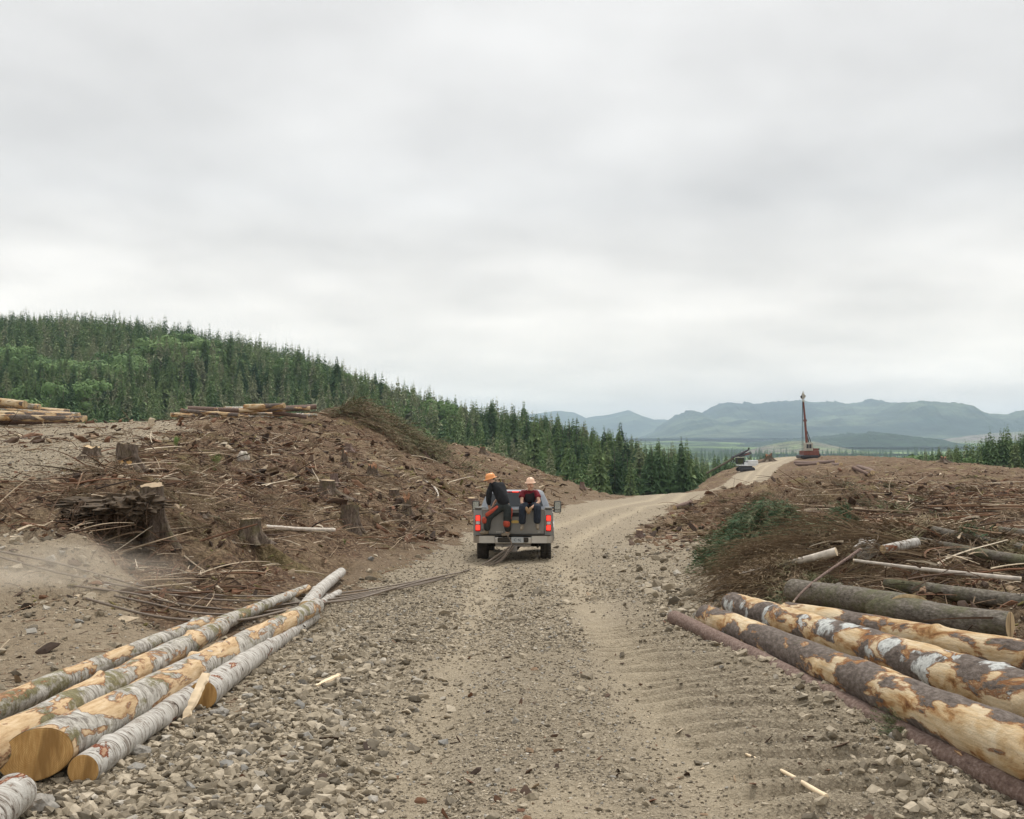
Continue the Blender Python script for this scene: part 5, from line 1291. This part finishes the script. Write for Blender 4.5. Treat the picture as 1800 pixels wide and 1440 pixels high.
def boot(parent, ankle, toe_dir, up=(0, 0, 1), sole=.095):
    a = Vector(ankle); d = Vector(toe_dir).normalized(); u = Vector(up)
    n, e_ = [], []
    i = chain([a+u*.07, a, a-u*(sole-.05)], [(.055, .055), (.052, .055), (.05, .055)], n, e_)
    chain([a-u*(sole-.05)+d*.07, a-u*(sole-.04)+d*.14, a-u*(sole-.038)+d*.19], [(.045, .048), (.040, .048), (.03, .036)], n, e_, i)
    chain([a-u*(sole-.045)-d*.05], [(.04, .042)], n, e_, i)
    skin('boot', n, e_, M_boot, parent, 2)
# person standing on the bumper, back towards the camera, bending to the left
P1 = empty('person', truck.matrix_basis.translation[:], (0, 0, 0), 'person in black hoodie and orange hard hat standing bent over on the bumper', 'person')
# axes: x right, y away from the camera, z up; origin at the truck's tail on the ground
pel = (-.21, -.16, 1.48); lh = (-.31, -.17, 1.45); rh = (-.12, -.17, 1.43)
lk = (-.62, -.21, 1.20); la = (-.66, -.10, .84); rk = (-.15, -.22, 1.10); ra = (-.13, -.13, .80)
chest = (-.38, -.10, 1.83); neck = (-.50, -.05, 2.04); head = (-.575, -.03, 2.13)
ls = (-.575, -.12, 1.98); rs_ = (-.30, -.03, 1.98); le = (-.62, -.14, 1.70); lw_ = (-.61, .0, 1.46); re_ = (-.34, .16, 1.72); rw = (-.50, .16, 1.50)
n, e_ = [], []
chain([pel, (-.29, -.13, 1.65), chest, neck], [(.12, .10), (.13, .10), (.14, .10), (.055, .055)], n, e_)
face(n, e_, head, (-1, -.12, -.35), (-.3, 0, 1), 3)
i = chain([ls, le, lw_], [.05, .04, .03], n, e_, 2); hand(n, e_, i, lw_, (.05, .3, -1), (.6, .5, 0), thumb=-1)
i = chain([rs_, re_, rw], [.05, .04, .03], n, e_, 2); hand(n, e_, i, rw, (-.3, .2, -1), (-.3, -.8, 0))
for h_, k_, a_ in ((lh, lk, la), (rh, rk, ra)):
    i = chain([h_, k_, a_], [.085, .06, .045], n, e_, 0); chain([Vector(a_)+Vector((-.09, -.03, -.05))], [.03], n, e_, i)
skin('body', n, e_, M_skin, P1)
facebits(P1, head, (-1, -.12, -.35), (-.3, 0, 1))
n, e_ = [], []
chain([(-.185, -.175, 1.43), (-.27, -.145, 1.66), chest, (-.46, -.07, 1.99), (-.51, -.03, 2.06)], [(.185, .155), (.195, .16), (.20, .155), (.12, .10), (.09, .085)], n, e_)
chain([(-.555, -.125, 1.955), (-.605, -.155, 1.83), le, (-.625, -.08, 1.57), (-.612, -.01, 1.48)], [.105, .09, .08, .07, .055], n, e_, 2)
chain([rs_, (-.29, .05, 1.86), re_, (-.42, .16, 1.60)], [.105, .09, .08, .06], n, e_, 2)
skin('hoodie', n, e_, M_hood, P1)
n, e_ = [], []; chain([(-.44, -.09, 2.0), (-.47, -.13, 2.04), (-.43, -.08, 2.055)], [.06, .055, .05], n, e_); skin('hood', n, e_, M_hood, P1)
n, e_ = [], []
chain([(-.21, -.165, 1.60), pel], [(.16, .14), (.18, .155)], n, e_)
chain([lh, (-.46, -.2, 1.34), lk, (-.66, -.17, 1.02), (-.66, -.11, .84)], [.145, .13, .108, .098, .09], n, e_, 1)
chain([rh, (-.13, -.2, 1.27), rk, (-.14, -.18, .95), (-.13, -.14, .80)], [.15, .13, .108, .098, .09], n, e_, 1)
skin('trousers', n, e_, M_trou, P1)
def panel(pts, rs2, name='chap_panel'):
    n, e_ = [], []; chain(pts, rs2, n, e_); skin(name, n, e_, M_chap, P1)
panel([(-.37, -.27, 1.47), (-.55, -.29, 1.33), (-.70, -.26, 1.22)], [(.04, .04), (.05, .055), (.06, .06)])
panel([(-.70, -.22, 1.20), (-.72, -.20, 1.10), (-.70, -.19, 1.02)], [(.085, .09), (.09, .095), (.085, .085)])
panel([(-.17, -.275, 1.12), (-.165, -.255, 1.02), (-.165, -.23, .93)], [(.095, .07), (.10, .075), (.09, .07)])
panel([(-.035, -.22, 1.42), (-.045, -.24, 1.25), (-.07, -.25, 1.12)], [(.022, .04), (.024, .045), (.022, .04)])
boot(P1, la, (-1, -.25, 0)); boot(P1, ra, (-.75, -.3, 0))
hardhat(P1, (-.575, -.03, 2.155), M_hatO, R(-80), R(14), 0, 1.0)
n, e_ = [], []; chain([(-.50, -.035, 2.12), (-.53, -.03, 2.17)], [(.06, .075), (.06, .07)], n, e_); skin('hair', n, e_, M_hair, P1, 1)
# person sitting on the tailgate, facing the camera
P2 = empty('person', truck.matrix_basis.translation[:], (0, 0, 0), 'person in dark red shirt and peach hard hat sitting on the tailgate facing back', 'person')
pel = (.42, .06, 1.49); chest = (.42, .0, 1.80-.06); neck = (.43, -.05, 1.93-.04); head = (.435, -.11, 1.975)
sl = (.245, -.03, 1.79); sr_ = (.595, -.03, 1.79); el1 = (.21, -.19, 1.56); er1 = (.66, -.19, 1.57); w1 = (.33, -.40, 1.42); w2 = (.44, -.40, 1.42)
k1 = (.24, -.36, 1.46); k2 = (.61, -.36, 1.46); a1 = (.225, -.33, .985); a2 = (.60, -.33, 1.0)
fw2 = (-.35, -1, -.32); up2 = (0, -.25, 1)
n, e_ = [], []
chain([pel, (.42, .04, 1.62), chest, neck], [(.12, .1), (.12, .09), (.135, .095), (.052, .052)], n, e_)
face(n, e_, head, fw2, up2, 3)
i = chain([sl, el1, w1], [.05, .043, .03], n, e_, 2); hand(n, e_, i, w1, (.25, -.5, -.7), (.8, .3, -.2), thumb=-1)
i = chain([sr_, er1, w2], [.05, .043, .03], n, e_, 2); hand(n, e_, i, w2, (-.25, -.5, -.7), (-.8, .3, -.2))
for h_, k_, a_ in (((.33, .03, 1.47), k1, a1), ((.51, .03, 1.47), k2, a2)):
    i = chain([h_, k_, a_], [.085, .06, .045], n, e_, 0); chain([Vector(a_)+Vector((0, -.09, -.05))], [.03], n, e_, i)
skin('body', n, e_, M_skin, P2); facebits(P2, head, fw2, up2)
n, e_ = [], []
chain([(.42, .055, 1.49), (.42, .035, 1.62), chest, (.428, -.03, 1.85)], [(.17, .14), (.165, .13), (.185, .135), (.10, .08)], n, e_)
chain([sl, (.215, -.09, 1.70), (.205, -.12, 1.66)], [.09, .085, .082], n, e_, 2); chain([sr_, (.63, -.09, 1.70), (.64, -.12, 1.66)], [.09, .085, .082], n, e_, 2)
skin('shirt', n, e_, M_shirt, P2)
n, e_ = [], []; chain([(.42, -.005, 1.54), (.42, -.03, 1.64), (.42, -.05, 1.76)], [(.15, .135), (.16, .135), (.15, .13)], n, e_)
for s in (-1, 1): chain([(.42+s*.085, -.075, 1.80), (.42+s*.085, -.02, 1.865)], [(.035, .03), (.035, .028)], n, e_, 2)
skin('vest', n, e_, M_vest, P2)
n, e_ = [], []
chain([(.42, .05, 1.50), (.42, .06, 1.46)], [(.145, .12), (.15, .11)], n, e_)
for h_, k_, a_ in (((.33, .0, 1.46), k1, a1), ((.51, .0, 1.46), k2, a2)):
    chain([h_, (Vector(h_)+Vector(k_))/2, k_, (Vector(k_)+Vector(a_))/2+Vector((0, -.01, 0)), Vector(a_)+Vector((0, 0, .02))], [.13, .12, .108, .10, .095], n, e_, 1)
skin('jeans', n, e_, M_jean, P2)
boot(P2, a1, (-.15, -1, -.15)); boot(P2, a2, (.1, -1, -.15))
for w_, d_, pn, th_ in ((w1, (.25, -.5, -.7), (.8, .3, -.2), -1), (w2, (-.25, -.5, -.7), (-.8, .3, -.2), 1)):
    n, e_ = [], []; chain([Vector(w_)-Vector(d_)*.03, w_], [.036, .034], n, e_); hand(n, e_, 1, w_, d_, pn, thumb=th_)
    n = [(p_, (tuple(np.array(r_)*1.25) if isinstance(r_, tuple) else r_*1.25)) for p_, r_ in n]; skin('glove', n, e_, M_glove, P2)
hardhat(P2, (.437, -.08, 2.055), M_hatP, R(-17), R(3), 0, .95)
n, e_ = [], []; chain([(.437, -.03, 1.98), (.437, -.04, 2.04)], [(.075, .06), (.075, .06)], n, e_); skin('hair', n, e_, M_hair, P2, 1)

# ---------------------------------------------------------------- steel cables
T0 = Vector(truck.location)
def cable(label, pts, r=.014, lift=.07):
    P = []
    for q in pts:
        if len(q) == 3: P.append(Vector(q) if not isinstance(q[2], str) else None)
        else:
            px, py = q; p = hit(px, py, lift, 9); P.append(p)
    # Catmull-Rom
    out = []
    for i in range(len(P)-1):
        a_, b_, c_, d_ = P[max(i-1, 0)], P[i], P[i+1], P[min(i+2, len(P)-1)]
        for t in np.linspace(0, 1, 10, endpoint=False):
            out.append(.5*((2*b_)+(c_-a_)*t+(2*a_-5*b_+4*c_-d_)*t*t+(3*b_-a_-3*c_+d_)*t**3))
    out.append(P[-1])
    b = MB(); b.tube(out, r, 7); return tag(b.build('steel_cable', M_cable, None, True), label, 'cable')
M_cable = plain('steel_wire_rope', (.19, .15, .115), .65, .1, .5, .3, 60)
hx = Vector((.0, 27.72, T0.z+.45))
def hp(dx, dz): return (hx.x+dx, hx.y, hx.z+dz)
cable('uppermost steel cable where it sweeps over the far ends of the left logs', [hp(.0, .05), (-.42, 27.1, T0.z+.26), (-.9, 26.3, T0.z+.06), (760, 1016), (650, 1036), (560, 1045), (420, 1048), (300, 1038), (235, 1027), (100, 990), (-40, 962)][:])
cable('steel cable just below the uppermost one, running over the left logs', [hp(-.03, .0), (-.5, 27.0, T0.z+.2), (-.95, 26.2, T0.z+.05), (755, 1019), (640, 1042), (556, 1050), (420, 1056), (300, 1046), (236, 1034), (100, 1006), (-40, 968)])
cable('middle steel cable dipping between the log ends and the bank', [hp(-.02, -.03), (-.48, 27.0, T0.z+.14), (-1.0, 26.1, T0.z+.03), (745, 1024), (620, 1048), (520, 1060), (430, 1071), (360, 1068), (290, 1057), (235, 1044), (130, 1030)])
cable('second lowest steel cable curving under the others', [hp(.02, -.05), (-.4, 27.2, T0.z+.1), (-.9, 26.4, T0.z+.02), (770, 1020), (640, 1047), (540, 1064), (430, 1079), (340, 1077), (270, 1062), (200, 1047)])
cable('lowest steel cable, crossing the logs nearest the camera', [hp(.04, .02), (-.3, 27.3, T0.z+.12), (-.8, 26.6, T0.z+.02), (780, 1012), (700, 1032), (630, 1052), (560, 1061), (500, 1074), (430, 1089), (350, 1091), (260, 1081), (150, 1052)], .016, .12)
cable('short looped cable hanging from the hitch to the gravel', [hp(-.08, .32), (hx.x-.1, 27.6, T0.z+.72), (hx.x-.02, 27.6, T0.z+.5), (-.3, 27.2, T0.z+.16), (-.62, 26.9, T0.z+.05), (-.9, 26.7, T0.z+.03), (815, 1004)])
cable('thin dark cable lying across the gravel yard', [(-40, 776), (20, 774), (60, 768), (95, 765)], .014, .03)

# ---------------------------------------------------------------- yarder on the knoll
YY = 262.0; s_ = YY/F
M_yred = plain('rusty_red_paint', (.19, .065, .045), .6, var=.3, nscale=1.2); M_ywhite = plain('dirty_white_paint', (.42, .40, .34), .6, var=.2, nscale=1.5); M_ydark = plain('dark_machine_steel', (.04, .04, .045), .6)
yp = hit(1424, 806, 0, 150, 330); yp = Vector(((1424-900)/F*YY, YY, Hs((1424-900)/F*YY, YY)-.1))
YR = empty('yarder', yp, (0, 0, 0), 'tall red leaning tower yarder with white cab on the bare knoll', 'yarder')
def U(px, py, dy=0): return ((px-1424)*s_, dy, (806-py)*s_)
b = MB(); b.box(U(1422, 797), (3.6, 4.5, 1.2), bev=.15); b.box(U(1428, 791.5, .3), (2.2, 3.2, .8), bev=.12); b.box(U(1432, 796, .3), (1.3, 2.6, .7), bev=.12); b.box(U(1424, 790, .8), (.9, 1.6, 1.4), bev=.1); b.box(U(1416, 798, -.4), (1.8, 3.6, 1.0), bev=.1); b.build('body', M_yred, YR)
for x0 in (1411, 1426):
    b = MB(); b.box(U(x0, 803), (2.2, 4.8, .75), bev=.3); b.build('track', M_ydark, YR)
b = MB(); b.box(U(1417.5, 786, -1.5), (1.75, 1.9, 1.9), bev=.12); cb = b.build('cab', M_ywhite, YR)
for px in (1414.4, 1419.2):
    b = MB(); b.box(U(px, 785, -2.47), (.52, .03, .95)); b.build('window', M_glass, cb)
b = MB(); b.tube([U(1418.5, 792), U(1415.3, 740), U(1412.7, 706)], [.30, .27, .19], 12); b.tube([U(1415.4, 741.5), U(1415.2, 738)], .42, 12); tw = b.build('tower', M_yred, YR)
b = MB(); b.tube([U(1412.8, 707), U(1412.5, 704)], [.28, .3], 10); b.box(U(1412.2, 697.5), (.55, .6, 1.5), bev=.12); b.tube([U(1412, 694), U(1412.4, 688)], [.22, .08], 8); b.lathe([(.4, -.1), (.4, .1)], U(1411.2, 699), 'y', 14); b.lathe([(.4, -.1), (.4, .1)], U(1413.8, 697), 'y', 14); b.build('sheave_head', M_ywhite, tw)
b = MB(); b.lathe([(.35, -.12), (.35, .12)], U(1410.0, 698), 'y', 12); b.build('sheave', M_ydark, tw)
b = MB()
for a_, c_, r_ in ((U(1411, 704), U(1409.2, 800), .05), (U(1411.5, 704), U(1411.4, 796), .05), (U(1414, 706, .3), U(1419, 770, .3), .03), (U(1414.5, 706, .4), U(1421, 778, .4), .03)): b.tube([a_, c_], r_, 5)
b.build('guy_line', M_ydark, YR)
b = MB(); b.tube([U(1418.5, 758), U(1430, 790, .4)], .09, 6); b.tube([U(1418.3, 760, .8), U(1426.5, 789, .8)], .11, 6); b.build('stay', M_ydark, YR)
b = MB(); b.box(U(1434, 790), (1.6, .5, .35), bev=.05); b.tube([U(1430, 797), U(1434, 791), U(1437, 791)], .2, 6); b.lathe([(.5, -.4), (.5, .4)], U(1437.5, 801), 'y', 14); b.box(U(1433, 800), (1.2, 1.5, .9), bev=.1); b.build('winch', M_ydark, YR)

# ---------------------------------------------------------------- log loader beside the road
LY = 205.0; s_ = LY/F; lx = (1309-900)/F*LY
LR = empty('log_loader', (lx, LY, Hs(lx, LY)), (0, 0, 0), 'white-decked log loader with dark cab and boom beside the far road', 'log loader')
dz_ = 0
def W(px, py, dy=0): return ((px-1309)*s_, dy, (841-py)*s_)
for dy in (-1.2, 1.2):
    b = MB(); b.box(W(1309.5, 837.6, dy), (2.9, .6, .7), bev=.3, seg=3)
    for px in (1299.5, 1320): b.lathe([(.40, -.32), (.42, 0), (.40, .32)], W(px, 837.8, dy), 'y', 16)
    b.build('track', M_ydark, LR)
b = MB(); b.box(W(1310, 834.5, 0), (2.2, 1.8, .5), bev=.05); b.build('turntable', M_ydark, LR)
b = MB(); b.box(W(1311, 831, 0), (3.2, 2.6, .22), bev=.05); b.box(W(1321, 826, 0), (1.9, 2.4, .85), bev=.15); b.box(W(1313, 828.5, 0), (1.6, 2.2, .5), bev=.1); b.build('deck', plain('white_machine_paint', (.66, .67, .68), .5, var=.12, nscale=2), LR)
b = MB(); b.box(W(1315, 827, -1.15), (.35, .05, .35)); b.build('rust_panel', M_yred, LR)
b = MB(); b.prism([(-1.75, 1.0+.35), (-.3, 1.35), (-.4, 1.0), (-.9, .95)], -1.1, .3, 'y') if False else b.box(W(1299, 823, -.5), (1.35, 1.2, 1.1), bev=.1, taper=(1.1, 1)); cb = b.build('cab', M_ydark, LR)
b = MB(); b.box(W(1299, 816.8, -.5), (1.7, 1.4, .1), bev=.03); b.build('cab_roof', M_ywhite, cb)
b = MB(); b.box(W(1299, 823, -1.11), (1.0, .03, .8)); b.build('window', plain('green_tinted_glass', (.05, .06, .025), .1), cb)
b = MB(); b.tube([W(1308, 826, .4), W(1300, 815, .4), W(1321, 809, .4)], [.32, .28, .26], 4); bo = b.build('boom', M_ydark, LR)
b = MB(); b.box(W(1313, 811.5, .02), (.9, .04, .16), (0, R(-16), 0)); b.build('red_marking', M_yred, bo)
b = MB(); b.tube([W(1286, 818, .4), W(1298, 813, .4), W(1316, 804, .4)], [.22, .24, .16], 4); b.tube([W(1316, 804, .4), W(1317, 800, .4)], [.14, .2], 6); b.build('stick', M_ydark, LR)
b = MB(); b.tube([W(1288, 817, .4), W(1284, 821, .4), W(1287, 825, .4)], [.14, .14, .06], 6); b.tube([W(1288, 817, .4), W(1291, 822, .4), W(1289, 826, .4)], [.14, .14, .06], 6); b.build('grapple', M_ydark, LR)
log('long dark log gripped by the loader and sloping down to the left', LR.location+Vector(W(1242, 845, .4)), LR.location+Vector(W(1290, 818.5, .4)), .16, .24, M_ydark if False else 'mossbark', M_cut_cream, seg=10, step=.5)
# second vehicle by the yarder
# ---------------------------------------------------------------- dust blown off the cut slope on the left
dm = NT('blown_dust'); dm.t.nodes.remove(dm.b)
pd = dm.n('ShaderNodeVolumePrincipled'); pd.inputs['Color'].default_value = (.86, .78, .66, 1)
v_ = dm.n('ShaderNodeTexCoord').outputs['Object']; ln_ = dm.n('ShaderNodeVectorMath', operation='LENGTH'); dm.l(v_, ln_.inputs[0])
fall = dm.math('POWER', dm.math('SUBTRACT', 1.0, ln_.outputs['Value'], clamp=True), 1.3)
nz2 = dm.ramp(dm.noise(dm.scale(v_, (1.2, 1, 1)), 1.7, 4, .55), [(.40, 0.0), (.62, 1.0)])
dm.l(dm.math('MULTIPLY', dm.math('MULTIPLY', fall, nz2), 1.0), pd.inputs['Density'])
dm.l(pd.outputs[0], dm.t.nodes['Material Output'].inputs['Volume'])
bm = bmesh.new(); bmesh.ops.create_icosphere(bm, subdivisions=3, radius=1.0); me = bpy.data.meshes.new('dust_cloud'); bm.to_mesh(me); bm.free()
p = hit(95, 1040); o = link('dust_cloud', me, dm.m); o.location = (p.x-.3, p.y-.1, p.z+.25); o.scale = (2.4, 1.7, .5); tag(o, kind='stuff')
# ---------------------------------------------------------------- air
hz = NT('haze_air'); hz.t.nodes.remove(hz.b)
pv = hz.n('ShaderNodeVolumePrincipled'); pv.inputs['Color'].default_value = (.66, .81, 1.0, 1); pv.inputs['Density'].default_value = 8.5e-5
pv.inputs['Anisotropy'].default_value = 0.0
hz.l(pv.outputs[0], hz.t.nodes['Material Output'].inputs['Volume'])
hb = MB(); hb.box((0, 0, 265), (33000, 33000, 730)); tag(hb.build('haze', hz.m), kind='stuff')
